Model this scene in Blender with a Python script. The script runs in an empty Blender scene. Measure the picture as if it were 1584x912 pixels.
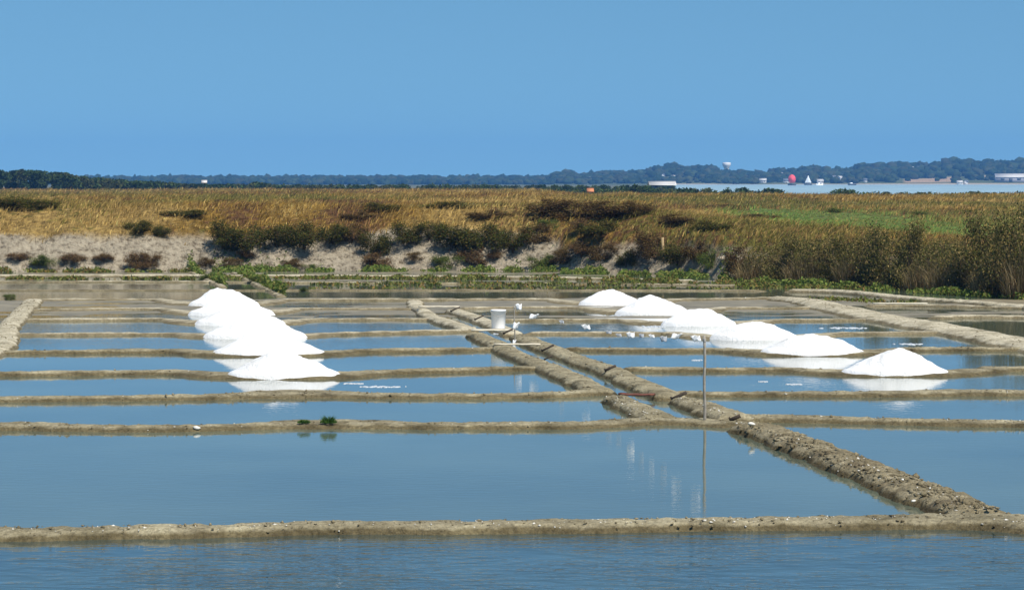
import bpy, math, random
import numpy as np

sc = bpy.context.scene
C = sc.collection
rng = np.random.default_rng(7)
random.seed(7)

# ------------------------------------------------------------------ camera
F, CX, CY, HOR, H = 4700.0, 792.0, 456.0, 279.0, 3.2      # focal length in photo pixels, centre, horizon row, eye height
TH = math.atan((CY - HOR) / F)
cam = bpy.data.cameras.new('camera')
cam.sensor_width = 36.0
cam.lens = 36.0 * F / 1584.0
cam.clip_start = 0.5
cam.clip_end = 30000
camo = bpy.data.objects.new('camera', cam)
C.objects.link(camo)
camo.location = (0, 0, H)
camo.rotation_euler = (math.pi / 2 - TH, 0, 0)
sc.camera = camo

# ------------------------------------------------------------------ sky, sun, exposure
SUN_EL, SUN_AZ = math.radians(55), math.radians(144)       # azimuth: clockwise from straight ahead (+Y)
world = bpy.data.worlds.new('World')
sc.world = world
world.use_nodes = True
wn = world.node_tree.nodes
wl = world.node_tree.links
bg = wn['Background']
sky = wn.new('ShaderNodeTexSky')
sky.sky_type = 'NISHITA'
sky.sun_disc = False
sky.sun_elevation = SUN_EL
sky.sun_rotation = SUN_AZ
sky.altitude = 0
sky.air_density = 1.0
sky.dust_density = 0.1
sky.ozone_density = 1.6
# the whole dome is looked up a little higher, which gives the clear blue of dry sea air down to the horizon
tc = wn.new('ShaderNodeTexCoord')
va = wn.new('ShaderNodeVectorMath')
va.operation = 'ADD'
va.inputs[1].default_value = (0, 0, .20)
vn = wn.new('ShaderNodeVectorMath')
vn.operation = 'NORMALIZE'
wl.new(tc.outputs['Generated'], va.inputs[0])
wl.new(va.outputs[0], vn.inputs[0])
wl.new(vn.outputs[0], sky.inputs['Vector'])
hs = wn.new('ShaderNodeHueSaturation')
hs.inputs['Saturation'].default_value = 1.2
hs.inputs['Value'].default_value = 1.0
wl.new(sky.outputs[0], hs.inputs['Color'])
tn = wn.new('ShaderNodeMix')
tn.data_type = 'RGBA'
tn.blend_type = 'MULTIPLY'
tn.inputs[0].default_value = 1.0
tn.inputs[7].default_value = (.93, 1.09, 1.0, 1)
wl.new(hs.outputs[0], tn.inputs[6])
wl.new(tn.outputs[2], bg.inputs[0])
bg.inputs[1].default_value = 0.1
sun = bpy.data.lights.new('sun', 'SUN')
sun.energy = 5.0
sun.angle = math.radians(0.53)
sun.color = (1.0, 0.94, 0.84)
suno = bpy.data.objects.new('sun', sun)
C.objects.link(suno)
suno.rotation_euler = (math.pi / 2 - SUN_EL, 0, math.pi - SUN_AZ)
suno.location = (20, 20, 60)
sc.view_settings.view_transform = 'Standard'
sc.view_settings.look = 'None'
sc.view_settings.exposure = 0.3
sc.view_settings.gamma = 1.0
sc.view_settings.use_curve_mapping = False
sc.render.engine = 'CYCLES'
sc.cycles.max_bounces = 8
sc.cycles.volume_bounces = 0
sc.cycles.use_denoising = True


# ------------------------------------------------------------------ helpers
def ray(px, py):
    dx = (px - CX) / F
    dy = (CY - py) / F
    return np.array([dx, math.cos(TH) + dy * math.sin(TH), -math.sin(TH) + dy * math.cos(TH)])


def at(px, py, z=0.0):
    """point of the level plane z seen at a pixel of the photograph"""
    d = ray(px, py)
    t = (z - H) / d[2]
    return np.array([d[0] * t, d[1] * t, z])


def far(px, py, Y):
    """point at distance Y ahead seen at a pixel"""
    d = ray(px, py)
    t = Y / d[1]
    return np.array([d[0] * t, Y, H + d[2] * t])


_tab = np.random.default_rng(3).random((256, 256))


def vnoise(x, y):
    x = np.asarray(x, float)
    y = np.asarray(y, float)
    xi = np.floor(x).astype(int)
    yi = np.floor(y).astype(int)
    fx = x - xi
    fy = y - yi
    fx = fx * fx * (3 - 2 * fx)
    fy = fy * fy * (3 - 2 * fy)
    a = _tab[xi & 255, yi & 255]
    b = _tab[(xi + 1) & 255, yi & 255]
    c = _tab[xi & 255, (yi + 1) & 255]
    d = _tab[(xi + 1) & 255, (yi + 1) & 255]
    return (a * (1 - fx) + b * fx) * (1 - fy) + (c * (1 - fx) + d * fx) * fy


def fbm(x, y, o=3):
    s = 0
    a = .5
    x = np.asarray(x, float)
    y = np.asarray(y, float)
    for _ in range(o):
        s = s + a * (vnoise(x, y) - .5) * 2
        x = x * 2.03 + 17.1
        y = y * 2.03 + 5.3
        a *= .5
    return s


def sstep(a, b, x):
    t = np.clip((np.asarray(x, float) - a) / (b - a), 0, 1)
    return t * t * (3 - 2 * t)


def mesh_np(name, V, faces, col=None, smooth=False):
    """mesh from numpy arrays; faces is a list of (n, k) index arrays; col an (n, 3) per-vertex colour of the thing itself"""
    me = bpy.data.meshes.new(name)
    V = np.asarray(V, np.float32)
    faces = [np.asarray(f, np.int32) for f in faces if len(f)]
    me.vertices.add(len(V))
    me.vertices.foreach_set('co', V.ravel())
    idx = np.concatenate([f.ravel() for f in faces])
    tot = np.concatenate([np.full(len(f), f.shape[1], np.int32) for f in faces])
    me.loops.add(len(idx))
    me.loops.foreach_set('vertex_index', idx)
    me.polygons.add(len(tot))
    st = np.concatenate([[0], np.cumsum(tot)[:-1]]).astype(np.int32)
    me.polygons.foreach_set('loop_start', st)
    me.polygons.foreach_set('loop_total', tot)
    if smooth:
        me.polygons.foreach_set('use_smooth', np.ones(len(tot), bool))
    if col is not None:
        at_ = me.attributes.new('tint', 'FLOAT_COLOR', 'POINT')
        c4 = np.ones((len(V), 4), np.float32)
        c4[:, :3] = col
        at_.data.foreach_set('color', c4.ravel())
    me.update(calc_edges=True)
    me.validate()
    return me


def link(name, me, mat=None, parent=None, label=None, cat=None, group=None, kind=None):
    o = bpy.data.objects.new(name, me)
    C.objects.link(o)
    if mat is not None and me is not None and not me.materials:
        me.materials.append(mat)
    if parent is not None:
        o.parent = parent
    for k, v in (('label', label), ('category', cat), ('group', group), ('kind', kind)):
        if v:
            o[k] = v
    return o


class MB:
    """collects boxes, tubes and lathes into one mesh"""

    def __init__(self):
        self.V = []
        self.Fq = []
        self.Ft = []

    def add(self, V, q=(), t=()):
        n = len(self.V)
        self.V += [tuple(v) for v in V]
        self.Fq += [tuple(i + n for i in f) for f in q]
        self.Ft += [tuple(i + n for i in f) for f in t]

    def box(self, c, s, rz=0.0, rx=0.0, ry=0.0):
        a, b, d = s[0] / 2, s[1] / 2, s[2] / 2
        P = np.array([(x, y, z) for x in (-a, a) for y in (-b, b) for z in (-d, d)])
        cy, sy = math.cos(ry), math.sin(ry)
        P = P @ np.array([[cy, 0, -sy], [0, 1, 0], [sy, 0, cy]])
        cx, sx = math.cos(rx), math.sin(rx)
        P = P @ np.array([[1, 0, 0], [0, cx, sx], [0, -sx, cx]])
        cz, sz = math.cos(rz), math.sin(rz)
        P = P @ np.array([[cz, sz, 0], [-sz, cz, 0], [0, 0, 1]])
        self.add(P + np.array(c), [(0, 1, 3, 2), (4, 6, 7, 5), (0, 4, 5, 1), (2, 3, 7, 6), (0, 2, 6, 4), (1, 5, 7, 3)])

    def tube(self, pts, rad, n=7, cap=True):
        pts = np.asarray(pts, float)
        rad = np.broadcast_to(rad, len(pts))
        V = []
        for i, p in enumerate(pts):
            d = pts[min(i + 1, len(pts) - 1)] - pts[max(i - 1, 0)]
            d = d / (np.linalg.norm(d) + 1e-9)
            u = np.cross(d, (0.31, 0.17, 0.93) if abs(d[2]) < .9 else (1, 0, 0))
            u /= np.linalg.norm(u)
            w = np.cross(d, u)
            for k in range(n):
                a = 2 * math.pi * k / n
                V.append(p + rad[i] * (math.cos(a) * u + math.sin(a) * w))
        q = [(i * n + k, i * n + (k + 1) % n, (i + 1) * n + (k + 1) % n, (i + 1) * n + k) for i in range(len(pts) - 1) for k in range(n)]
        t = []
        if cap:
            V += [pts[0], pts[-1]]
            b = len(pts) * n
            t = [(b, (k + 1) % n, k) for k in range(n)] + [(b + 1, b - n + k, b - n + (k + 1) % n) for k in range(n)]
        self.add(V, q, t)

    def lathe(self, prof, n=24, c=(0, 0, 0)):
        V = [(c[0] + r * math.cos(2 * math.pi * k / n), c[1] + r * math.sin(2 * math.pi * k / n), c[2] + z) for r, z in prof for k in range(n)]
        q = [(i * n + k, i * n + (k + 1) % n, (i + 1) * n + (k + 1) % n, (i + 1) * n + k) for i in range(len(prof) - 1) for k in range(n)]
        self.add(V, q)

    def mesh(self, name, smooth=False):
        return mesh_np(name, self.V, [f for f in (np.array(self.Fq).reshape(-1, 4), np.array(self.Ft).reshape(-1, 3))], smooth=smooth)


# ------------------------------------------------------------------ materials
def new_mat(name):
    m = bpy.data.materials.new(name)
    m.use_nodes = True
    nt = m.node_tree
    return m, nt.nodes, nt.links, nt.nodes['Principled BSDF']


def noise_node(n, l, scale, detail=4, rough=.55, vec=None, dist=0.0):
    t = n.new('ShaderNodeTexNoise')
    t.inputs['Scale'].default_value = scale
    t.inputs['Detail'].default_value = detail
    t.inputs['Roughness'].default_value = rough
    t.inputs['Distortion'].default_value = dist
    if vec is not None:
        l.new(vec, t.inputs['Vector'])
    return t


def ramp_node(n, l, src, stops):
    r = n.new('ShaderNodeValToRGB')
    e = r.color_ramp.elements
    while len(e) < len(stops):
        e.new(.5)
    for k, (p, c) in enumerate(stops):
        e[k].position = p
        e[k].color = (*c, 1)
    l.new(src, r.inputs[0])
    return r


def mixc(n, l, fac, a, b, mode='MIX'):
    m = n.new('ShaderNodeMix')
    m.data_type = 'RGBA'
    m.blend_type = mode
    if isinstance(fac, (int, float)):
        m.inputs[0].default_value = fac
    else:
        l.new(fac, m.inputs[0])
    for i, v in ((6, a), (7, b)):
        if isinstance(v, tuple):
            m.inputs[i].default_value = (*v, 1)
        else:
            l.new(v, m.inputs[i])
    return m.outputs[2]


def mat_noise(name, stops, scale, bump=0.0, bscale=None, rough=.9, detail=5, spec=.2):
    m, n, l, p = new_mat(name)
    tc = n.new('ShaderNodeNewGeometry')
    a = noise_node(n, l, scale, detail, .6, tc.outputs['Position'])
    r = ramp_node(n, l, a.outputs[0], stops)
    l.new(r.outputs[0], p.inputs['Base Color'])
    p.inputs['Roughness'].default_value = rough
    p.inputs['Specular IOR Level'].default_value = spec
    if bump:
        b = noise_node(n, l, bscale or scale * 3, 6, .65, tc.outputs['Position'])
        bn = n.new('ShaderNodeBump')
        bn.inputs['Strength'].default_value = 1.0
        bn.inputs['Distance'].default_value = bump
        l.new(b.outputs[0], bn.inputs['Height'])
        l.new(bn.outputs[0], p.inputs['Normal'])
    return m


def mat_mud(name, dry, mid, dark, bump=.03, bscale=9.0):
    """clay: patchy colour, pale crumbs, rough relief, a damp tide mark with a ragged edge"""
    m, n, l, p = new_mat(name)
    g = n.new('ShaderNodeNewGeometry')
    a = noise_node(n, l, 1.7, 6, .62, g.outputs['Position'])
    r = ramp_node(n, l, a.outputs[0], [(.28, dark), (.5, mid), (.7, dry)])
    b = noise_node(n, l, 22, 3, .7, g.outputs['Position'])
    r2 = ramp_node(n, l, b.outputs[0], [(.35, (.62, .6, .56)), (.62, (1.12, 1.1, 1.06))])
    c = mixc(n, l, 1.0, r.outputs[0], r2.outputs[0], 'MULTIPLY')
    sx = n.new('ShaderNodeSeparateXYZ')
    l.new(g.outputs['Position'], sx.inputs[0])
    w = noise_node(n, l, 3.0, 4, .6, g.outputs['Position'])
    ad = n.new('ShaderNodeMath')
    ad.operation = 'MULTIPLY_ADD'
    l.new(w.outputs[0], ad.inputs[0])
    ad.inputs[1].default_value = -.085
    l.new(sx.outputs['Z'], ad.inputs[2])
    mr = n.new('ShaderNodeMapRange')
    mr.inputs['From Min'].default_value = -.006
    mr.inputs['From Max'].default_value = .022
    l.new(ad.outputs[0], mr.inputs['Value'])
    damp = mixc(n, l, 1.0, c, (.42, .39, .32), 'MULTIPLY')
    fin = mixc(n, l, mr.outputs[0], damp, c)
    l.new(fin, p.inputs['Base Color'])
    p.inputs['Roughness'].default_value = .92
    p.inputs['Specular IOR Level'].default_value = .15
    h = noise_node(n, l, bscale, 8, .68, g.outputs['Position'])
    bn = n.new('ShaderNodeBump')
    bn.inputs['Distance'].default_value = bump
    l.new(h.outputs[0], bn.inputs['Height'])
    l.new(bn.outputs[0], p.inputs['Normal'])
    return m


def mat_leaf(name, trans=.25):
    m, n, l, p = new_mat(name)
    a = n.new('ShaderNodeAttribute')
    a.attribute_name = 'tint'
    d = n.new('ShaderNodeBsdfDiffuse')
    t = n.new('ShaderNodeBsdfTranslucent')
    l.new(a.outputs['Color'], d.inputs[0])
    l.new(a.outputs['Color'], t.inputs[0])
    mx = n.new('ShaderNodeMixShader')
    mx.inputs[0].default_value = trans
    l.new(d.outputs[0], mx.inputs[1])
    l.new(t.outputs[0], mx.inputs[2])
    n.remove(p)
    l.new(mx.outputs[0], n['Material Output'].inputs[0])
    return m


def mat_plain(name, col, rough=.7, spec=.3, var=.12, scale=30):
    return mat_noise(name, [(.3, tuple(c * (1 - var) for c in col)), (.7, tuple(min(1, c * (1 + var)) for c in col))], scale, 0, None, rough, 4, spec)


def mat_water(name, base, calm, wind, scale, rough=.02, patch=.05):
    """shallow turbid water: Fresnel mirror over a muddy tint, ripples where the wind touches it"""
    m, n, l, p = new_mat(name)
    p.inputs['Roughness'].default_value = rough
    p.inputs['IOR'].default_value = 1.34
    g = n.new('ShaderNodeNewGeometry')
    al = noise_node(n, l, patch * 3, 5, .6, g.outputs['Position'])
    ar = ramp_node(n, l, al.outputs[0], [(.3, tuple(c * .72 for c in base)), (.7, tuple(c * 1.3 for c in base))])
    l.new(ar.outputs[0], p.inputs['Base Color'])
    mp = n.new('ShaderNodeMapping')
    mp.inputs['Scale'].default_value = (.55, 1.0, 1.0)
    mp.inputs['Rotation'].default_value = (0, 0, .25)
    l.new(g.outputs['Position'], mp.inputs[0])
    a = noise_node(n, l, scale, 3, .55, mp.outputs[0])
    pt = noise_node(n, l, patch, 4, .6, g.outputs['Position'])
    mr = n.new('ShaderNodeMapRange')
    mr.inputs['From Min'].default_value = .42
    mr.inputs['From Max'].default_value = .68
    mr.inputs['To Min'].default_value = calm
    mr.inputs['To Max'].default_value = wind
    l.new(pt.outputs[0], mr.inputs['Value'])
    mu = n.new('ShaderNodeMath')
    mu.operation = 'MULTIPLY'
    l.new(a.outputs[0], mu.inputs[0])
    l.new(mr.outputs[0], mu.inputs[1])
    bn = n.new('ShaderNodeBump')
    bn.inputs['Distance'].default_value = 1.0
    l.new(mu.outputs[0], bn.inputs['Height'])
    l.new(bn.outputs[0], p.inputs['Normal'])
    return m


M = {}
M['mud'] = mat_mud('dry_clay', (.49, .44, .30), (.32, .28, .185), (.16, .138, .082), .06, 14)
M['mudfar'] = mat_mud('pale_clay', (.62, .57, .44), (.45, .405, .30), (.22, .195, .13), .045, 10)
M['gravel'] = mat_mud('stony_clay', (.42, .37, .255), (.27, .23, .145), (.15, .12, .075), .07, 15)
M['pan'] = mat_water('pan_water', (.085, .11, .082), .0011, .0034, 7.0, .02, .06)
M['front'] = mat_water('ruffled_water', (.035, .055, .05), .004, .03, 6.0, .02, .28)
M['sea'] = mat_water('bay_water', (.36, .47, .47), .02, .06, .6, .25, .01)
M['ground'] = mat_noise('silt', [(.3, (.07, .085, .04)), (.7, (.16, .14, .07))], .02)
M['leaf'] = mat_leaf('foliage')
M['grass'] = mat_leaf('dry_grass', .3)
M['wood'] = mat_noise('grey_wood', [(.3, (.2, .18, .15)), (.7, (.36, .33, .28))], 14, .004, 40)
M['shadewood'] = mat_noise('notch_shade_wood', [(.3, (.035, .028, .02)), (.7, (.08, .06, .045))], 12, .004, 40)  # dark tone carries the shade inside the dike notches
M['redwood'] = mat_noise('red_brown_wood', [(.3, (.1, .04, .03)), (.7, (.2, .085, .06))], 12, .004, 40)
M['paleplank'] = mat_noise('bleached_plank', [(.3, (.5, .44, .33)), (.7, (.66, .6, .47))], 10, .004, 40)
M['tanpost'] = mat_noise('tan_wood', [(.3, (.26, .18, .09)), (.7, (.4, .3, .16))], 14, .004, 40)
M['plastic'] = mat_plain('white_plastic', (.9, .9, .9), .4, .4, .03)
M['rag'] = mat_plain('white_rag', (.78, .79, .8), .8, .2, .06)
M['greyrag'] = mat_plain('grey_rag', (.4, .42, .45), .8, .2, .1)
M['cord'] = mat_plain('cord', (.35, .33, .3), .9)
M['whitewall'] = mat_plain('whitewash', (.62, .62, .6), .8, .2, .04, .5)
M['slate'] = mat_plain('slate_roof', (.16, .17, .2), .7, .3, .1, .5)
M['tile'] = mat_plain('clay_tile', (.5, .2, .09), .8, .2, .1, .5)
M['zinc'] = mat_plain('pale_sheet_roof', (.55, .53, .5), .6, .3, .05, .3)
M['shedwall'] = mat_plain('grey_shed_wall', (.3, .3, .33), .8, .2, .08, .5)
M['redsail'] = mat_plain('red_sailcloth', (.75, .09, .1), .7, .2, .05, .5)
M['hull'] = mat_plain('dark_hull', (.05, .06, .08), .5, .3, .1, 1)
M['concrete'] = mat_plain('pale_concrete', (.74, .73, .7), .8, .2, .05, .2)
M['bark'] = mat_plain('brown_bark', (.1, .07, .045), .9, .1, .2, 20)
M['shell'] = mat_plain('white_shell', (.62, .59, .52), .6, .3, .12, 60)
M['crust'] = mat_plain('salt_crust', (.46, .49, .52), .7, .3, .05, 20)
M['sand'] = mat_noise('sand', [(.3, (.42, .35, .26)), (.7, (.56, .48, .37))], .02)


def mat_salt():
    m, n, l, p = new_mat('coarse_salt')
    g = n.new('ShaderNodeNewGeometry')
    a = noise_node(n, l, 2.2, 4, .6, g.outputs['Position'])
    r = ramp_node(n, l, a.outputs[0], [(.3, (.74, .73, .70)), (.65, (.85, .85, .85))])
    l.new(r.outputs[0], p.inputs['Base Color'])
    p.inputs['Roughness'].default_value = .75
    b = noise_node(n, l, 28, 5, .7, g.outputs['Position'])
    bn = n.new('ShaderNodeBump')
    bn.inputs['Distance'].default_value = .035
    l.new(b.outputs[0], bn.inputs['Height'])
    l.new(bn.outputs[0], p.inputs['Normal'])
    return m


M['salt'] = mat_salt()

# ------------------------------------------------------------------ ground, water, marsh terrain
# line of the foot of the marsh bank (photo pixels on the level of the pans)
_bp = np.array([at(x, y) for x, y in [(-400, 423), (0, 420), (300, 418), (600, 417), (850, 419), (1050, 424), (1130, 431), (1300, 440), (1450, 450), (1584, 461), (1800, 478), (2600, 530), (3400, 545)]])


def Yb(X):
    return np.interp(X, _bp[:, 0], _bp[:, 1], left=_bp[0, 1], right=_bp[-1, 1])


def terrain(X, Y):
    X = np.asarray(X, float)
    Y = np.asarray(Y, float)
    d = Y - Yb(X) + 1.2 * fbm(X / 3.1, Y / 5.0 + 9, 3)
    run = 2.3 + 2.4 * sstep(4, 12, X)
    top = 1.5 + .2 * fbm(X / 9, Y / 40, 2) + .62 * sstep(2.2, 6.5, d) * (1 - .85 * sstep(4, 8, X)) - .3 * sstep(9, 40, d) * (1 - sstep(4, 8, X)) - .34 * sstep(3, 12, X)
    z = -.35 + (top + .35) * sstep(-.4, 1, d / run)
    z = z + .32 * fbm(X / 26 + 3, Y / 55, 3) * sstep(6, 30, d)
    ridge = .22 * np.exp(-((Y - 235 - .25 * X) / 30) ** 2) * sstep(-60, 10, X + 10)
    z = z + ridge
    fx = X / np.maximum(Y, 1) * F + CX
    z = z - .35 * sstep(300, 600, Y) + .5 * sstep(130, 270, Y) * sstep(880, 1000, fx)
    edge = 640 - 320 * sstep(880, 1010, fx) + 10 * fbm(X / 40, X / 90, 2)
    z = z - (z + .45) * sstep(0, 60, Y - edge)
    face = np.exp(-((d / run - .45) / .42) ** 2)
    z = z + face * (.30 * fbm(X / .8, Y / .8, 4) + .16 * fbm(X / 2.3 + 40, Y / 2.0, 2))
    return z


ys = np.concatenate([np.arange(78, 116, .22), 116 * (1.012 ** np.arange(0, 152))])
xs_u = np.sign(np.linspace(-1, 1, 540)) * np.abs(np.linspace(-1, 1, 540)) ** 1.15
YY = np.repeat(ys[:, None], len(xs_u), 1)
XX = xs_u[None, :] * (38 + (ys[:, None] - 78) * .42)
ZZ = terrain(XX, YY)
V = np.stack([XX, YY, ZZ], -1).reshape(-1, 3)
ni, nj = YY.shape
ii, jj = np.meshgrid(np.arange(ni - 1), np.arange(nj - 1), indexing='ij')
q = np.stack([ii * nj + jj, ii * nj + jj + 1, (ii + 1) * nj + jj + 1, (ii + 1) * nj + jj], -1).reshape(-1, 4)


def grass_tint(X, Y, n):
    """colour of the vegetation itself: straw, gold, rust and green patches"""
    straw = np.array([.50, .34, .115])
    gold = np.array([.35, .215, .05])
    rust = np.array([.20, .105, .045])
    olive = np.array([.20, .175, .042])
    green = np.array([.20, .29, .065])
    a = 1.5 * fbm(X / 5 + 11, Y / 14 + 3, 4) + rng.normal(0, .2, n)
    b = 1.5 * fbm(X / 9 + 31, Y / 20 + 13, 4) + rng.normal(0, .14, n)
    c = np.where((a > .25)[:, None], straw, gold)
    c = np.where((a < -.24)[:, None], rust, c)
    c = np.where((b > .12)[:, None], olive, c)
    nb = (Y - Yb(X) < 26) & (X > -1) & (rng.random(n) < .5)
    c = np.where(nb[:, None], np.where((rng.random(n) < .5)[:, None], olive, rust), c)
    # the green meadow on the right
    g0 = far(1285, 333, 150)
    e = ((X - g0[0]) / 4.8) ** 2 + ((Y - 148) / 42) ** 2 + rng.normal(0, .25, n)
    c = np.where((e < 1)[:, None], green, c)
    e2 = ((X - far(1450, 335, 140)[0]) / 4.5) ** 2 + ((Y - 150) / 35) ** 2 + rng.normal(0, .35, n)
    c = np.where(((e2 < 1) & (rng.random(n) < .45))[:, None], np.array([.2, .23, .06]), c)
    return c * (1 + rng.normal(0, .22, n))[:, None].clip(.4, 1.7)


dd = (YY - Yb(XX)).ravel()
tcol = grass_tint(XX.ravel(), YY.ravel(), len(V)) * .75
clay = np.array([.42, .365, .275]) * (1 + .35 * fbm(V[:, 0] / .5, V[:, 2] / .25 + V[:, 1], 3))[:, None]
edge_n = V[:, 2] + .45 * fbm(V[:, 0] / 2.1, V[:, 1] / 1.4, 4) + .5 * sstep(0, 2.5, V[:, 0])
wcl = (1 - sstep(1.12, 1.4, edge_n)) * (1 - sstep(8, 12, dd))
silt = np.array([.3, .26, .17])
tcol = tcol * (1 - wcl)[:, None] + clay * wcl[:, None]
tcol = np.clip(tcol, .01, .9)
m, n, l, p = new_mat('marsh_soil')
a_ = n.new('ShaderNodeAttribute')
a_.attribute_name = 'tint'
g_ = n.new('ShaderNodeNewGeometry')
n1 = noise_node(n, l, 5, 6, .7, g_.outputs['Position'])
r1 = ramp_node(n, l, n1.outputs[0], [(.36, (.36, .33, .29)), (.5, (.95, .93, .9)), (.7, (1.2, 1.18, 1.14))])
l.new(mixc(n, l, 1.0, a_.outputs['Color'], r1.outputs[0], 'MULTIPLY'), p.inputs['Base Color'])
p.inputs['Roughness'].default_value = .95
p.inputs['Specular IOR Level'].default_value = .1
bn = n.new('ShaderNodeBump')
bn.inputs['Distance'].default_value = .3
l.new(n1.outputs[0], bn.inputs['Height'])
l.new(bn.outputs[0], p.inputs['Normal'])
M['soil'] = m
link('marsh_terrain', mesh_np('marsh_terrain', V, [q], tcol, True), M['soil'], kind='structure')


def sheet(name, x0, x1, y0, y1, z, mat, nx=1, ny=1):
    gx = np.linspace(x0, x1, nx + 1)
    gy = np.linspace(y0, y1, ny + 1)
    A, B = np.meshgrid(gx, gy)
    V = np.stack([A, B, np.full_like(A, z)], -1).reshape(-1, 3)
    k = nx + 1
    q = [(j * k + i, j * k + i + 1, (j + 1) * k + i + 1, (j + 1) * k + i) for j in range(ny) for i in range(nx)]
    return link(name, mesh_np(name, V, [np.array(q)]), mat, kind='structure')


sheet('ground', -3000, 3000, -60, 3420, -.5, M['ground'], 8, 8)
FRONT = [(-110, 816), (60, 815), (200, 813), (350, 811), (500, 806), (650, 806), (800, 804), (950, 803), (1100, 801), (1220, 800), (1330, 799), (1420, 797), (1500, 796), (1590, 798), (1720, 804)]
seam = [tuple(at(x, y, .05)[:2]) for x, y in FRONT]
seam = [(-70, seam[0][1])] + seam + [(70, seam[-1][1])]
for nm, rim, mt in (('pan_water', [(70, 126), (-70, 126)], 'pan'), ('foreground_water', [(70, -40), (-70, -40)], 'front')):
    pl = [(x, y, 0) for x, y in seam] + [(x, y, 0) for x, y in rim]
    link(nm, mesh_np(nm, pl, [np.array([list(range(len(pl)))])]), M[mt], kind='structure')
wx = lambda px, Y: (px - CX) / F * Y
W_ = [(wx(1000, 330), 330), (900, 330), (2900, 1800), (2900, 2500), (wx(1035, 2500), 2500), (wx(1030, 1500), 1500), (wx(1025, 800), 800), (wx(1020, 500), 500)]
link('bay_water', mesh_np('bay_water', [(x, y, -.05) for x, y in W_], [np.array([list(range(len(W_)))])]), M['sea'], kind='structure')


gx_ = np.arange(-17, 21, .22)
gy_ = np.arange(61, 110, .16)
A_, B_ = np.meshgrid(gx_, gy_)
Zm = .016 * fbm(A_ / 2.6 + 5, B_ / 1.1, 4) + np.interp(B_, [61, 70, 75, 80, 82, 84, 93, 97, 110], [-.02, -.006, .001, .004, .0, -.014, -.014, -.002, .002])
k_ = len(gx_)
i_, j_ = np.meshgrid(np.arange(len(gy_) - 1), np.arange(k_ - 1), indexing='ij')
q_ = np.stack([i_ * k_ + j_, i_ * k_ + j_ + 1, (i_ + 1) * k_ + j_ + 1, (i_ + 1) * k_ + j_], -1).reshape(-1, 4)
M['bed'] = mat_noise('wet_mud', [(.3, (.13, .11, .068)), (.7, (.28, .235, .15))], 1.2, .01, 6, .5, 5, .35)
link('mud_flat', mesh_np('mud_flat', np.stack([A_, B_, Zm], -1).reshape(-1, 3), [q_], smooth=True), M['bed'], kind='structure')


# ------------------------------------------------------------------ clay dikes between the pans
def catmull(P, step):
    P = np.asarray(P, float)
    P = np.vstack([2 * P[0] - P[1], P, 2 * P[-1] - P[-2]])
    out = []
    for i in range(1, len(P) - 2):
        L = np.linalg.norm((P[i + 1] - P[i])[:2])
        k = max(2, int(L / step))
        t = np.linspace(0, 1, k, endpoint=False)[:, None]
        p0, p1, p2, p3 = P[i - 1], P[i], P[i + 1], P[i + 2]
        # centripetal-safe: plain linear width, cubic position
        c = .5 * ((2 * p1) + (-p0 + p2) * t + (2 * p0 - 5 * p1 + 4 * p2 - p3) * t * t + (-p0 + 3 * p1 - 3 * p2 + p3) * t ** 3)
        out.append(c)
    out.append(P[-2][None])
    return np.vstack(out)


DIKES = []


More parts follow.
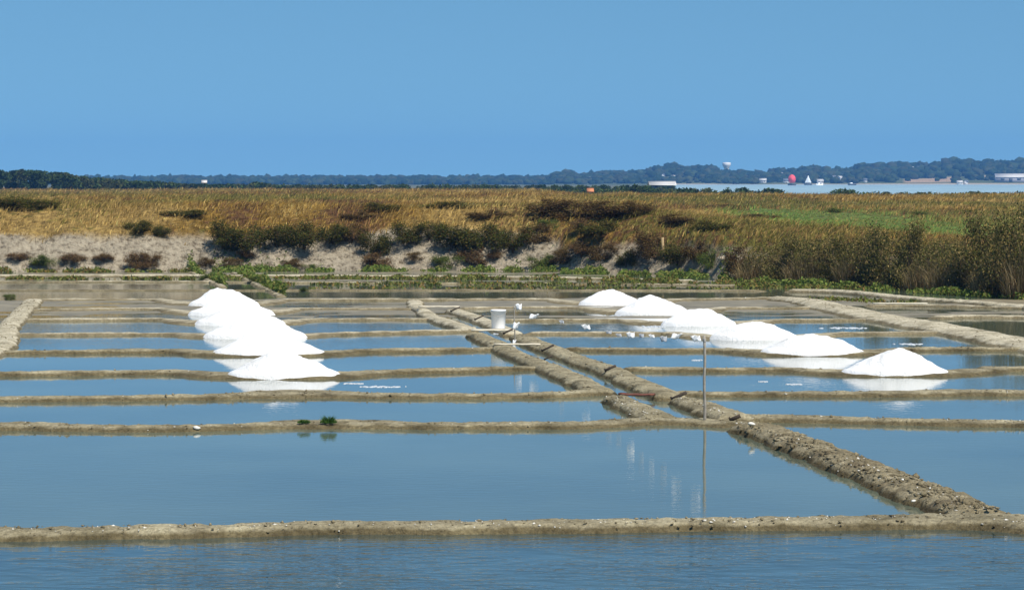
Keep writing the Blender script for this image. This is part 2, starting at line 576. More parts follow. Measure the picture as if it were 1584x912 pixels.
def dike(pts, label, w=.58, z=.078, step=.12, mat='mud', lump=.014, group='clay dikes between the salt pans'):
    """a swept clay ridge; pts are photo pixels of its crest (x, y[, width])"""
    P = []
    pts = list(pts)
    for end_, k_ in ((0, 1), (-1, -2)):         # dikes that leave the picture go on for some metres
        e_, f_ = pts[end_], pts[end_ + (1 if end_ == 0 else -1)]
        if e_[0] < 0 or e_[0] > 1584:
            dx_ = -420 if e_[0] < 0 else 560
            sl = max(-.2, min(.2, (e_[1] - f_[1]) / (e_[0] - f_[0]))) * (1 if abs(e_[1] - f_[1]) > 6 else 0)
            ext = (e_[0] + dx_, e_[1] + sl * dx_) + tuple(e_[2:])
            pts = [ext] + pts if end_ == 0 else pts + [ext]
    for p_ in pts:
        c = at(p_[0], p_[1], z)
        P.append([c[0], c[1], p_[2] if len(p_) > 2 else w])
    P = [[a_, b_, c_ * .86 if c_ < 1.05 else c_] for a_, b_, c_ in P]
    S = catmull(P, step)
    ks = max(1, int(.35 / step))
    pad = np.vstack([np.repeat(S[:1], ks, 0), S, np.repeat(S[-1:], ks, 0)])
    sm = np.stack([np.convolve(pad[:, c_], np.ones(2 * ks + 1) / (2 * ks + 1), 'valid') for c_ in range(3)], -1)
    sm[0], sm[-1] = S[0], S[-1]
    S = sm
    n_ = len(S)
    d = np.gradient(S[:, :2], axis=0)
    d /= np.linalg.norm(d, axis=1)[:, None] + 1e-9
    nrm = np.stack([-d[:, 1], d[:, 0]], -1)
    s = np.concatenate([[0], np.cumsum(np.linalg.norm(np.diff(S[:, :2], axis=0), axis=1))])
    sd = rng.random() * 90
    t = np.array([-1.5, -1.2, -1.04, -.93, -.8, -.62, -.4, -.18, 0, .18, .4, .62, .8, .93, 1.04, 1.2, 1.5])
    base = np.where(np.abs(t) <= 1.04, 1 - np.abs(t / 1.04) ** 4.2, 0)
    wv = S[:, 2] * (1 + .14 * fbm(s / 1.1 + sd, s * 0 + sd, 3))
    off = .05 * fbm(s / 1.7 + sd, s * 0 + 3 + sd, 2)
    hz = z * (1 + .16 * fbm(s / 1.9 + 7 + sd, s * 0, 3))
    end = np.minimum(sstep(0, .25, s + .02), sstep(0, .25, s[-1] - s + .02))
    V = np.zeros((n_, len(t), 3))
    lat = t[None, :] * wv[:, None] / 2 + off[:, None]
    V[..., :2] = S[:, None, :2] + nrm[:, None, :] * lat[..., None]
    X_, Y_ = V[..., 0], V[..., 1]
    zz = hz[:, None] * base[None, :]
    zz = zz + np.where(np.abs(t) <= 1, lump * 1.5 * fbm(X_ / .13, Y_ / .13, 3) + .6 * lump * fbm(X_ / .5, Y_ / .5, 2), 0)
    under = np.where(np.abs(t) > 1.1, -.06 * (np.abs(t) - 1.04) / .46 * 2.5, 0)
    V[..., :2] += .075 * np.where(np.abs(t) > .7, 1, 0)[None, :, None] * (fbm(X_ / .28, Y_ / .28, 4))[..., None] * nrm[:, None, :]
    V[..., 2] = zz * end[:, None] + under - .01
    k = len(t)
    i_, j_ = np.meshgrid(np.arange(n_ - 1), np.arange(k - 1), indexing='ij')
    q_ = np.stack([i_ * k + j_, (i_ + 1) * k + j_, (i_ + 1) * k + j_ + 1, i_ * k + j_ + 1], -1).reshape(-1, 4)
    me = mesh_np('clay_dike', V.reshape(-1, 3), [q_], smooth=True)
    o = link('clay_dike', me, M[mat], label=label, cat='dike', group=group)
    DIKES.append((S, wv, hz, o))
    return o


LW = 1.25   # depth of the round platforms that carry the salt


def platform(px, hp, y0, w):
    """control points where a dike bulges forward under a heap whose near edge is seen at row hp"""
    r = (hp - HOR) / H
    yp = hp - .52 * (hp - HOR) ** 2 / (H * F)
    return [(px - 1.75 * r, y0, w), (px - 1.2 * r, y0 * .4 + yp * .6, LW * .8), (px - .6 * r, yp, LW), (px + .6 * r, yp, LW), (px + 1.2 * r, y0 * .4 + yp * .6, LW * .8), (px + 1.75 * r, y0, w)]




def cross_left(y0, pm, hp, label, xs0, xe, ye=None, yl=None, **k):
    ye = y0 if ye is None else ye
    yl = y0 if yl is None else yl
    w = k.get('w', .6)
    r = 1.75 * (y0 - HOR) / H
    pts = [(xs0, yl, w), ((xs0 + pm - r) / 2, (y0 + yl) / 2, w)] + platform(pm, hp, y0, w)
    if xe - pm > 2.2 * r:
        pts += [((pm + xe) / 2 + r / 2, (y0 + ye) / 2, w)]
    pts += [(xe, ye, w)]
    return dike(pts, label, **k)


# far boundary dike and the six cross dikes of each side
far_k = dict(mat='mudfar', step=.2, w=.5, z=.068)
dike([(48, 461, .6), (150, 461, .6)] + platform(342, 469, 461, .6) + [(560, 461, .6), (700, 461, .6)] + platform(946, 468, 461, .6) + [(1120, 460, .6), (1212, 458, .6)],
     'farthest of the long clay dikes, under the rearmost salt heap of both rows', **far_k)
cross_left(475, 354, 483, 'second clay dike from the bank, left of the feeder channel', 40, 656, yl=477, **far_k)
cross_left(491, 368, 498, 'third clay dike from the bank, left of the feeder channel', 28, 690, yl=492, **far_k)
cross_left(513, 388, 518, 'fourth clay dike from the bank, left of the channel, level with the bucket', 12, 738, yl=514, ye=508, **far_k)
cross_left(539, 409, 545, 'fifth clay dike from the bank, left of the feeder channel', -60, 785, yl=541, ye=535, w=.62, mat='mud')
cross_left(571, 430, 579, 'clay dike under the nearest heap of the left salt row', -70, 856, yl=574, ye=564, w=.62, mat='mud')
dike([(-80, 612), (120, 611), (300, 609), (380, 606, .9), (430, 604, 1.5), (490, 603, 1.4), (560, 606, .8), (720, 607), (860, 605), (933, 600)],
     'clay dike one pan in front of the left salt row, broad at its middle', w=.64)
dike([(-90, 655), (40, 653, .95), (110, 655, .8), (250, 656), (390, 653), (470, 649, 1.2), (560, 649, 1.2), (650, 652), (780, 652), (900, 651), (1010, 645), (1100, 647, .85), (1150, 651, .9)],
     'clay dike carrying two green tufts, second nearest on the left', w=.72, step=.07)
dike([(-110, 816), (60, 815), (200, 813), (350, 811), (500, 806), (650, 806), (800, 804), (950, 803), (1100, 801), (1220, 800), (1330, 799, .72), (1420, 797, .85), (1500, 796, 1.05), (1590, 798, 1.2), (1720, 804, 1.2)],
     'nearest long clay dike crossing the whole foreground, speckled with white bits', w=.68, z=.09, step=.045, lump=.016)


def cross_right(pts, label, pm=None, y0=None, hp=None, w=.6, **k):
    out = []
    for p_ in pts:
        if p_ == 'M':
            out += platform(pm, hp, y0, w)
        else:
            out.append(p_)
    return dike(out, label, w=w, **k)


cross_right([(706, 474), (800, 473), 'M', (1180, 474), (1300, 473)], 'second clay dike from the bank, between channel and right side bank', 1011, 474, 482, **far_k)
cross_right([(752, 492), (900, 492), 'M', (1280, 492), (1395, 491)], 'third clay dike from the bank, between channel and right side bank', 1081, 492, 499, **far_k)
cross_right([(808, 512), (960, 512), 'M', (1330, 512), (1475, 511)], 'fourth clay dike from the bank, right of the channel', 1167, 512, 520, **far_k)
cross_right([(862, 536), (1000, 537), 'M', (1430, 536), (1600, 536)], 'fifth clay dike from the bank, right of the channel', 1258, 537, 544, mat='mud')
cross_right([(952, 566), (1060, 567), (1180, 567), 'M', (1520, 566), (1660, 566)], 'clay dike under the nearest heap of the right salt row', 1386, 567, 575, mat='mud')
dike([(1030, 602), (1100, 604), (1240, 604), (1380, 604, .7), (1480, 602, .85), (1690, 603, .7)], 'clay dike just in front of the right salt row', w=.62)
dike([(1128, 640, .8), (1200, 641, .8), (1320, 644), (1450, 647), (1560, 649), (1720, 652)], 'second nearest clay dike right of the channel, paler on top', w=.66, step=.07)

# the two long dikes of the feeder channel
CH = 'clay dikes along the feeder channel'
dike([(640, 462, .5), (653, 477, .5), (687, 493, .55), (728, 505, .55)], 'far end of the left channel dike, behind the bucket', z=.11, mat='mudfar', group=CH)
dike([(736, 512, .5), (768, 527, .55), (792, 540, .55), (837, 558, .58), (858, 566, .6), (886, 578, .6), (930, 600, .62)],
     'left channel dike between the bucket and the red brown plank', z=.115, step=.08, group=CH)
dike([(950, 609, .5), (984, 624, .58), (1024, 641, .62)], 'short nearest piece of the left channel dike', z=.115, step=.08, group=CH)
dike([(700, 476, .5), (747, 491, .55), (775, 503, .55), (797, 512, .5)], 'far end of the right channel dike, running up to the bucket', z=.11, mat='mudfar', group=CH)
dike([(801, 514, .5), (820, 522, .58), (853, 534, .6), (916, 557, .6), (948, 569, .62), (1000, 592, .62), (1040, 608, .62)],
     'middle piece of the right channel dike with a dark notch', z=.12, step=.08, group=CH)
dike([(1054, 611, .55), (1090, 622, .62), (1140, 641, .68)], 'short piece of the right channel dike beside the tall stake', z=.12, step=.07, group=CH)
dike([(1150, 650, .6), (1180, 657, .66), (1232, 675, .7), (1306, 703, .72), (1380, 731, .74), (1452, 759, .76), (1520, 786, .8)],
     'rough stony dike running diagonally to the lower right', z=.13, step=.035, mat='gravel', lump=.03, group=CH)
# left and right end banks and the pans beyond
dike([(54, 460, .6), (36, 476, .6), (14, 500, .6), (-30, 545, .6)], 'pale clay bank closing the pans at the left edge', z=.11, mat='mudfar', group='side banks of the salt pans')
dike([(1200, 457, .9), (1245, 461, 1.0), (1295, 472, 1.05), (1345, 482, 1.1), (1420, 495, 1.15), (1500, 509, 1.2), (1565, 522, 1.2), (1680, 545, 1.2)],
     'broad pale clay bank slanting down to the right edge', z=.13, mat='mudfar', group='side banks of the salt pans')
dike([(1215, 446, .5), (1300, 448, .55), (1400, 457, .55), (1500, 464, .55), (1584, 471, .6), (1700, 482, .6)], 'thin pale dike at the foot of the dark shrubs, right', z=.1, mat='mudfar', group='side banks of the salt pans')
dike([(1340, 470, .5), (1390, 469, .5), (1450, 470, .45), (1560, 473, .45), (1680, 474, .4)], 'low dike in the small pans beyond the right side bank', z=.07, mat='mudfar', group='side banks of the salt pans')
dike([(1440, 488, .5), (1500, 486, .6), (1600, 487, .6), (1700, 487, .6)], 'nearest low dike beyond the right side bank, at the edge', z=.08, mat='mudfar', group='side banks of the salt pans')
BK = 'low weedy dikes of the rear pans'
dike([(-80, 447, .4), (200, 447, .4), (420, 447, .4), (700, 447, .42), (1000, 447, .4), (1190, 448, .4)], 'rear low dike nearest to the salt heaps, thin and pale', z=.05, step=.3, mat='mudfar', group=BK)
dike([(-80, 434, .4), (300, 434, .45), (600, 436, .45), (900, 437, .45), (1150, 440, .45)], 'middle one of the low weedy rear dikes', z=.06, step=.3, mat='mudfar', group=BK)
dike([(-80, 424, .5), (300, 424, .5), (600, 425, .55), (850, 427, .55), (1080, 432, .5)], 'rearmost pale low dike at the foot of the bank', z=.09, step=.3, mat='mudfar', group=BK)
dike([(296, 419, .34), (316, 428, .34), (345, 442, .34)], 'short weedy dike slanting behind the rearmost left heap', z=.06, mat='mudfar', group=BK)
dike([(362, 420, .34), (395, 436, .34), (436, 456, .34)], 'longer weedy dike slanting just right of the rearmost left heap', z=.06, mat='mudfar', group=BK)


# ------------------------------------------------------------------ salt heaps
def salt_heap(px, py, wpx, hpx, tail, label, group, seed):
    ppm = (py - HOR) / (H - .1)
    R = wpx / ppm / 2
    Hh = hpx / ppm * .84
    c = at(px, py, .085)
    nr, na = 30, 88
    V = [(0, 0, Hh)]
    r = (np.arange(1, nr + 1) / nr)
    an = np.arange(na) / na * 2 * math.pi
    rad = R * (1 + .07 * fbm(np.cos(an) * 1.3 + seed, np.sin(an) * 1.3 + seed, 3))
    rad = rad * (1 + .05 * fbm(an * 3.2 + seed, an * 0 + seed, 3))
    rad = rad * (1 + tail * np.clip(np.cos(an), 0, 1) ** 3)
    sq = .56
    prof = .55 * (.5 + .5 * np.cos(r * math.pi)) + .45 * (1 - r ** 2.3)
    X_ = r[:, None] * rad[None, :] * np.cos(an)[None, :]
    Y_ = r[:, None] * rad[None, :] * np.sin(an)[None, :] * sq
    Z_ = Hh * prof[:, None] * (1 + .26 * fbm(X_ / .42 + seed * 3, Y_ / .42, 3)) + .024 * fbm(X_ / .09 + seed, Y_ / .09, 3) * (1 - r ** 6)[:, None]
    X_[-1] *= 1.03
    Y_[-1] *= 1.03
    Z_[-2] -= .012
    Z_[-1] = -.085
    V = np.vstack([[(0, 0, Hh * 1.0)], np.stack([X_, Y_, Z_], -1).reshape(-1, 3)])
    t = [(0, 1 + k, 1 + (k + 1) % na) for k in range(na)]
    q_ = [(1 + i * na + k, 1 + (i + 1) * na + k, 1 + (i + 1) * na + (k + 1) % na, 1 + i * na + (k + 1) % na) for i in range(nr - 1) for k in range(na)]
    V[0, 2] = Z_[0].mean() + .002
    o = link('salt_heap', mesh_np('salt_heap', V, [np.array(q_), np.array(t)], smooth=True), M['salt'], label=label, cat='salt heap', group=group)
    o.location = (c[0], c[1] + R * sq * .98, .07)
    return o


GR, GL = 'salt heaps of the right row', 'salt heaps of the left row'
salt_heap(946, 468, 104, 25, .03, 'rearmost white salt heap of the right row', GR, 1.3)
salt_heap(1011, 482, 114, 28, .05, 'second white salt heap from the back in the right row', GR, 2.7)
salt_heap(1081, 499, 114, 27, .04, 'third white salt heap from the back in the right row', GR, 4.1)
salt_heap(1167, 520, 134, 30, .05, 'third nearest white salt heap of the right row', GR, 5.9)
salt_heap(1258, 544, 160, 34, .06, 'second nearest white salt heap of the right row', GR, 7.2)
salt_heap(1386, 575, 164, 39, .08, 'nearest white salt heap of the right row', GR, 8.8)
salt_heap(342, 469, 108, 28, .03, 'rearmost white salt heap of the left row, standing highest', GL, 11.3)
salt_heap(354, 483, 132, 26, .04, 'second white salt heap from the back in the left row', GL, 12.9)
salt_heap(368, 498, 142, 27, .04, 'third white salt heap from the back in the left row', GL, 14.4)
salt_heap(388, 518, 158, 33, .05, 'third nearest white salt heap of the left row', GL, 16.2)
salt_heap(409, 545, 174, 33, .05, 'second nearest white salt heap of the left row', GL, 18.1)
salt_heap(430, 579, 172, 38, .10, 'nearest white salt heap of the left row', GL, 20.5)


def salt_crust(px, py, wpx, hpx, label, seed, dry=False):
    c = at(px, py, 0)
    ppm = (py - HOR) / H
    a = wpx / ppm / 2
    b = hpx / ppm / 2 * c[1] / H
    V, t = [], []
    rs = np.random.default_rng(int(seed * 10))
    for _ in range(38):
        u_, v_ = rs.normal(0, .42, 2)
        r_ = a * (.03 + .11 * rs.random())
        rb = min(r_ * 4, b * .45)
        k_ = len(V)
        an = np.arange(7) / 7 * 2 * math.pi + rs.random()
        f = .7 + .5 * rs.random(7)
        V += [(u_ * a + r_ * f[i] * math.cos(an[i]), v_ * b + rb * f[i] * math.sin(an[i]), .004 + .003 * rs.random()) for i in range(7)]
        V += [(V[k_ + i][0], V[k_ + i][1], -.01) for i in range(7)] + [(u_ * a, v_ * b, .008)]
        t += [(k_ + 14, k_ + i, k_ + (i + 1) % 7) for i in range(7)]
        t += [(k_ + i, k_ + 7 + i, k_ + (i + 1) % 7) for i in range(7)] + [(k_ + 7 + i, k_ + 7 + (i + 1) % 7, k_ + (i + 1) % 7) for i in range(7)]
    o = link('salt_crust', mesh_np('salt_crust', V, [np.array(t)]), M['crust'], label=label, cat='salt crust', group='rafts of salt crust on the pans', kind='stuff')
    o.location = c
    return o


salt_crust(590, 598, 70, 2.2, 'thin white salt raft on the water right of the nearest left heap', 1.0)
salt_crust(545, 593, 40, 1.2, 'small faint salt raft beside the nearest left heap', 2.0)
salt_crust(1225, 594, 34, 1.6, 'small white salt raft left of the nearest right heap', 3.0)
salt_crust(1182, 590, 20, 1.0, 'tiny salt streak on the pan in front of the right row', 4.0)
salt_crust(1078, 557, 26, 2.0, 'pale salt raft on the pan just left of the tall stake', 5.0)
salt_crust(1310, 507, 80, 2.4, 'long white salt raft behind the second nearest right heap', 6.0)
salt_crust(1410, 532, 50, 2.2, 'white salt raft behind the nearest right heap', 7.0)
salt_crust(955, 488, 34, 2.6, 'white salt raft at the left foot of the second right heap', 8.0)
salt_crust(1010, 505, 44, 3.0, 'white salt raft at the left foot of the third right heap', 9.0)
salt_crust(768, 516, 0.1 + 14, 1.6, 'small pale salt patch in the channel under the bucket', 10.0)

# ------------------------------------------------------------------ bucket, planks, boards, stakes and bird line
bk = at(771, 508, .165)
b = MB()
b.lathe([(.0, .0), (.135, .0), (.139, .01), (.152, .36), (.158, .362), (.158, .385), (.15, .388), (.147, .37), (.122, .015), (0, .012)], 32)
bu = link('bucket', None, label='white plastic bucket standing on the plank across the channel', cat='bucket')
bu.location = bk
link('bucket_body', b.mesh('bucket_body', True), M['plastic'], bu)
b = MB()
a = np.linspace(0, math.pi, 15)
b.tube(np.stack([.158 * np.cos(a), -.05 - .05 * np.sin(a) - .11 * np.sin(a) * .6, .36 - .1 * np.sin(a)], -1), .004, 6)
link('handle', b.mesh('handle', True), M['cord'], bu)


def plank(p, q, w, th, mat, label, z, bow=0.0):
    A, B = at(p[0], p[1], z), at(q[0], q[1], z)
    d = B - A
    L = np.linalg.norm(d)
    k = 9
    V = []
    for i in range(k):
        t = i / (k - 1)
        zz = -bow * 4 * t * (1 - t) + .003 * math.sin(i * 2.1)
        ww = w / 2 * (1 + .03 * math.sin(i * 1.7))
        for s, h in ((-1, -th), (1, -th), (1, 0), (-1, 0)):
            V.append((t * L, s * ww, zz + h))
    qs = [(i * 4 + j, i * 4 + (j + 1) % 4, (i + 1) * 4 + (j + 1) % 4, (i + 1) * 4 + j) for i in range(k - 1) for j in range(4)]
    qs += [(3, 2, 1, 0), ((k - 1) * 4, (k - 1) * 4 + 1, (k - 1) * 4 + 2, (k - 1) * 4 + 3)]
    o = link('plank', mesh_np('plank', V, [np.array(qs)]), M[mat], label=label, cat='plank')
    o.location = A
    o.rotation_euler = (0, 0, math.atan2(d[1], d[0]))
    return o


plank((729, 509), (797, 509), .34, .03, 'paleplank', 'pale plank across the channel with the bucket on it', .162)
plank((647, 473), (711, 473), .24, .03, 'paleplank', 'pale plank bridging the far end of the channel', .17)
plank((764, 531), (836, 531), .2, .025, 'paleplank', 'pale plank across the channel just in front of the bucket', .13)
plank((958, 607), (1012, 608), .16, .03, 'redwood', 'red brown plank damming the channel near the tall stake', .1, .01)
plank((1350, 468), (1434, 468), .22, .03, 'paleplank', 'bright pale plank lying on the low dike beyond the right bank', .12)


def board(px, py, L, hgt, rz, tilt, z, label, mat='shadewood'):
    c = at(px, py, z)
    b = MB()
    b.box((0, 0, 0), (L * .5, .02, hgt * .3), 0, tilt)  # thin dark bar standing in for the shadow of a dike notch
    b.box((-L * .22, .018, .0), (.025, .018, hgt * .5), 0, tilt)
    o = link('notch_shade_board', b.mesh('notch_shade_board'), M[mat], label=label, cat='board', group='dark boards for notch shadows in the channel dikes')
    o.location = c
    o.rotation_euler = (0, -.42, (rz - .9) * .5 + .1)
    return o


board(741, 491, .46, .09, .9, .25, .17, 'dark board for a notch shadow in the right channel dike behind the bucket')
board(786, 512, .44, .1, 1.0, .2, .16, 'dark board for a notch shadow close in front of the bucket, leaning')
board(847, 538, .5, .1, 1.1, .25, .16, 'dark board for a notch shadow across the right dike, midway to the front')
board(944, 569, .4, .12, 1.0, .2, .15, 'dark board for a notch shadow where the dike under the right heaps joins the channel')
board(848, 553, .34, .05, .1, .5, .05, 'short dark board lying in the channel water')
board(1050, 612, .5, .15, .9, .15, .1, 'dark board for a notch shadow beside the red brown plank')
board(1137, 646, .3, .16, .7, .2, .1, 'dark board for a notch shadow in the gap left of the stony dike')
board(704, 478, .5, .1, .8, .2, .15, 'rearmost dark board for a notch shadow, at the far plank')


def stone(px, py, s, mat, label, seed, z=.1):
    c = at(px, py, z)
    n1_, n2_ = 7, 11
    V = []
    for i in range(n1_):
        ph = math.pi * i / (n1_ - 1)
        for k in range(n2_):
            a_ = 2 * math.pi * k / n2_
            v = np.array([math.sin(ph) * math.cos(a_), math.sin(ph) * math.sin(a_), math.cos(ph)])
            f = 1 + .4 * float(fbm(v[0] * 1.4 + seed, v[1] * 1.4 + v[2] * 2 + seed, 2))
            V.append(v * f * np.array([s, s * .7, s * .42]))
    q_ = [(i * n2_ + k, (i + 1) * n2_ + k, (i + 1) * n2_ + (k + 1) % n2_, i * n2_ + (k + 1) % n2_) for i in range(n1_ - 1) for k in range(n2_)]
    o = link('stone', mesh_np('stone', V, [np.array(q_)]), M[mat], label=label, cat='stone', group='stones at the dike junction')
    o.location = c
    o.rotation_euler = (.1, .1, seed)
    return o


stone(1163, 655, .05, 'shell', 'small white stone on top of the junction by the stony dike', .4, .17)
stone(1140, 663, .085, 'greyrag', 'flat grey stone at the waterline left of the stony dike', 1.9, .03)
stone(1152, 664, .09, 'shedwall', 'darker grey stone beside the waterline of the stony dike', 2.6, .06)
stone(1167, 669, .05, 'shell', 'pale pebble low on the flank of the stony dike', 3.3, .05)
stone(1413, 774, .03, 'shell', 'white pebble low at the near end of the stony dike', 4.0, .09)
stone(1396, 741, .022, 'shell', 'tiny white pebble on the crest of the stony dike', 5.0, .15)
stone(304, 661, .05, 'shell', 'white lump at the waterline of the tufted dike, left', 6.0, .05)


def stake(px, py, hgt, r, label, lean=0.0):
    c = at(px, py, 0)
    o = link('stake', None, label=label, cat='stake', group='stakes holding the bird line')
    o.location = c
    b = MB()
    zs = np.linspace(-.3, hgt, 9)
    b.tube([(lean * z_ + .006 * math.sin(z_ * 9), .004 * math.cos(z_ * 7), z_) for z_ in zs], r * (1 - .12 * np.linspace(0, 1, 9)), 9)
    link('shaft', b.mesh('shaft', True), M['wood'], o)
    b = MB()
    for k in range(3):
        b.lathe([(r * 1.02, -.008), (r * 1.3, 0), (r * 1.02, .008)], 10, (lean * hgt, 0, hgt - .05 - k * .014))
    link('cord_binding', b.mesh('cord_binding', True), M['cord'], o)
    return c + np.array([lean * hgt, 0, hgt - .06])


s1 = stake(796, 532, .77, .014, 'thin grey stake with white rags next to the bucket')
s2 = stake(1090, 656, 1.17, .02, 'tall grey wooden stake at the tufted dike, mirrored in the foreground pan', -.004)


def rag_mesh(w, h, seed):
    nu, nv = 7, 6
    V = []
    for j in range(nv):
        for i in range(nu):
            u, v = i / (nu - 1) - .5, j / (nv - 1)
            V.append((w * u * (1 - .25 * v) + .3 * w * v * math.sin(seed), .2 * h * math.sin(u * 5 + seed + v * 2) * (.3 + v), -h * v + .12 * h * math.sin(u * 9 + seed)))
    V = np.array(V)
    V2 = V + np.array([0, .004, 0])
    q_ = [(j * nu + i, j * nu + i + 1, (j + 1) * nu + i + 1, (j + 1) * nu + i) for j in range(nv - 1) for i in range(nu - 1)]
    n_ = len(V)
    q2 = [tuple(n_ + k for k in reversed(f)) for f in q_]
    bd = [i for i in range(nu)] + [j * nu + nu - 1 for j in range(1, nv)] + [(nv - 1) * nu + i for i in range(nu - 2, -1, -1)] + [j * nu for j in range(nv - 2, 0, -1)]
    q3 = [(bd[k], n_ + bd[k], n_ + bd[(k + 1) % len(bd)], bd[(k + 1) % len(bd)]) for k in range(len(bd))]
    return mesh_np('rag', np.vstack([V, V2]), [np.array(q_ + q2 + q3)], smooth=True)


line = link('bird_line', None, label='thin cord with white rags strung between the two stakes', cat='bird line')
line.location = s1
# points of the cord: photo pixel of each rag and where it hangs along the cord
rags = [(827, 486, 14, 7, 0), (868, 495, 8, 5, 1), (905, 502, 13, 7, 0), (941, 511, 10, 5, 1), (956, 516, 9, 4, 1), (975, 514, 13, 8, 0), (992, 516, 8, 6, 1),
        (1007, 517, 9, 5, 0), (1026, 520, 11, 8, 1), (1048, 516, 16, 8, 0), (1075, 519, 15, 8, 0)]
cord = [s1]
for (px, py, wp, hp, g) in rags:
    # the line stands in the vertical plane through both stakes: intersect the pixel's column with it
    d = ray(px, py)
    e = s2 - s1
    k = (s1[0] * d[1] - s1[1] * d[0]) / (d[0] * e[1] - d[1] * e[0])
    P = s1 + e * k
    t = P[1] / d[1]
    P[2] = H + d[2] * t
    cord.append(P)
    ppm = F / P[1]
    o = link('rag', rag_mesh(wp / ppm, hp / ppm, px * .37), M['greyrag' if g else 'rag'], line)
    o.location = P - s1
cord.append(s2)
cord = np.array(cord)
b = MB()
b.tube(cord - s1, .0025, 5)
link('cord', b.mesh('cord', True), M['cord'], line)
for (px, py, wp, hp, lab) in [(802, 470, 10, 9, 'white rag flying from the top of the thin stake by the bucket'), (799, 499, 10, 10, 'white rag tied halfway up the thin stake by the bucket'),
                              (796, 526, 6, 8, 'small pale rag low on the thin stake by the bucket')]:
    o = link('loose_rag', rag_mesh(wp / 79., hp / 79., px * .71 + py), M['rag'], label=lab, cat='rag')
    q_ = far(px, py, s1[1] - .02)
    o.location = q_


# ------------------------------------------------------------------ plants
def leaves(cent, size, cols, upright=.3):
    """one quad per leaf, random facing"""
    n_ = len(cent)
    nrm = rng.normal(0, 1, (n_, 3))
    nrm[:, 2] += upright
    nrm /= np.linalg.norm(nrm, axis=1)[:, None]
    u = np.cross(nrm, rng.normal(0, 1, (n_, 3)))
    u /= np.linalg.norm(u, axis=1)[:, None] + 1e-9
    v = np.cross(nrm, u)
    s = size * (.6 + .8 * rng.random(n_))
    su = (u * s[:, None])
    sv = (v * (s * .55)[:, None])
    V = np.stack([cent - su, cent + sv, cent + su, cent - sv], 1).reshape(-1, 3)
    F_ = np.arange(4 * n_).reshape(-1, 4)
    return V, F_, np.repeat(cols, 4, 0)


def blades(base, hgt, wid, lean, cols, bend=.35):
    """narrow bent blades: quad + tip triangle"""
    n_ = len(base)
    a = rng.random(n_) * 2 * math.pi
    side = np.stack([np.cos(a), np.sin(a), np.zeros(n_)], -1) * (wid / 2)[:, None]
    up = np.array([0, 0, 1.0])[None] * hgt[:, None]
    mid = base + .55 * up + lean * (.4 * hgt)[:, None]
    tip = base + up * (1 - .25 * np.linalg.norm(lean, axis=1))[:, None] + lean * (hgt * (1 + bend))[:, None]
    V = np.stack([base - side, base + side, mid + side * .8, mid - side * .8, tip], 1).reshape(-1, 3)
    i = np.arange(n_) * 5
    return V, np.stack([i, i + 1, i + 2, i + 3], -1), np.stack([i + 3, i + 2, i + 4], -1), np.repeat(cols, 5, 0)


PAL = {'olive': [(.062, .074, .018), (.09, .085, .02), (.045, .055, .014), (.12, .08, .025)],
       'green': [(.09, .135, .03), (.12, .15, .035), (.06, .095, .022), (.14, .13, .04)],
       'rust': [(.15, .08, .038), (.19, .11, .05), (.1, .068, .033), (.13, .105, .045)],
       'thicket': [(.20, .15, .055), (.11, .11, .03), (.055, .058, .018), (.27, .2, .085), (.075, .075, .02), (.14, .13, .04)],
       'brown': [(.12, .08, .03), (.16, .11, .045), (.075, .06, .022), (.09, .045, .02)]}


def pal(kind, n_):
    P = np.array(PAL[kind])
    return P[rng.integers(0, len(P), n_)] * (1 + rng.normal(0, .2, n_))[:, None].clip(.5, 1.6)


def crown_mesh(kind, nl, nb=16, leaf=.055):
    """unit shrub: 1 wide, 1 high, made of leafy clumps with gaps"""
    cs = []
    for k in range(nb):
        a = rng.random() * 2 * math.pi
        r = math.sqrt(rng.random()) * .38
        hh = (.14 + .72 * rng.random()) * (1 - 1.9 * r ** 2)
        s = .10 + .09 * rng.random()
        m_ = nl // nb
        g = rng.normal(0, 1, (m_, 3))
        g *= .47
        c = np.array([r * math.cos(a), r * math.sin(a), hh * .9]) + g * s * np.array([1.25, 1.25, 1.15])
        # sprigs that stand out of the clump, swept to the right
        sp = rng.random(m_) < .22
        c[sp] += np.array([.07, 0, .11]) * rng.random((sp.sum(), 1)) * 1.5
        cs.append(c)
    c = np.vstack(cs)
    c[:, 2] = np.abs(c[:, 2])
    V, F_, col = leaves(c, leaf * .5, pal(kind, len(c)))
    return mesh_np('crown', V, [F_], np.clip(col, .005, .9))


def stem_mesh():
    b = MB()
    for k in range(6):
        a = rng.random() * 6.28
        r = .28 * rng.random() + .06
        z_ = .45 + .3 * rng.random()
        b.tube([(.02 * math.cos(a), .02 * math.sin(a), -.15), (r * .4 * math.cos(a), r * .4 * math.sin(a), z_ * .5), (r * math.cos(a), r * math.sin(a), z_)], [.016, .011, .004], 5)
    return b.mesh('stem')


CR = {k: [crown_mesh(k, 9000, 18, .029) if k == 'thicket' else crown_mesh(k, 6000, 15, .04) for _ in range(3)] for k in PAL}
ST = [stem_mesh() for _ in range(3)]


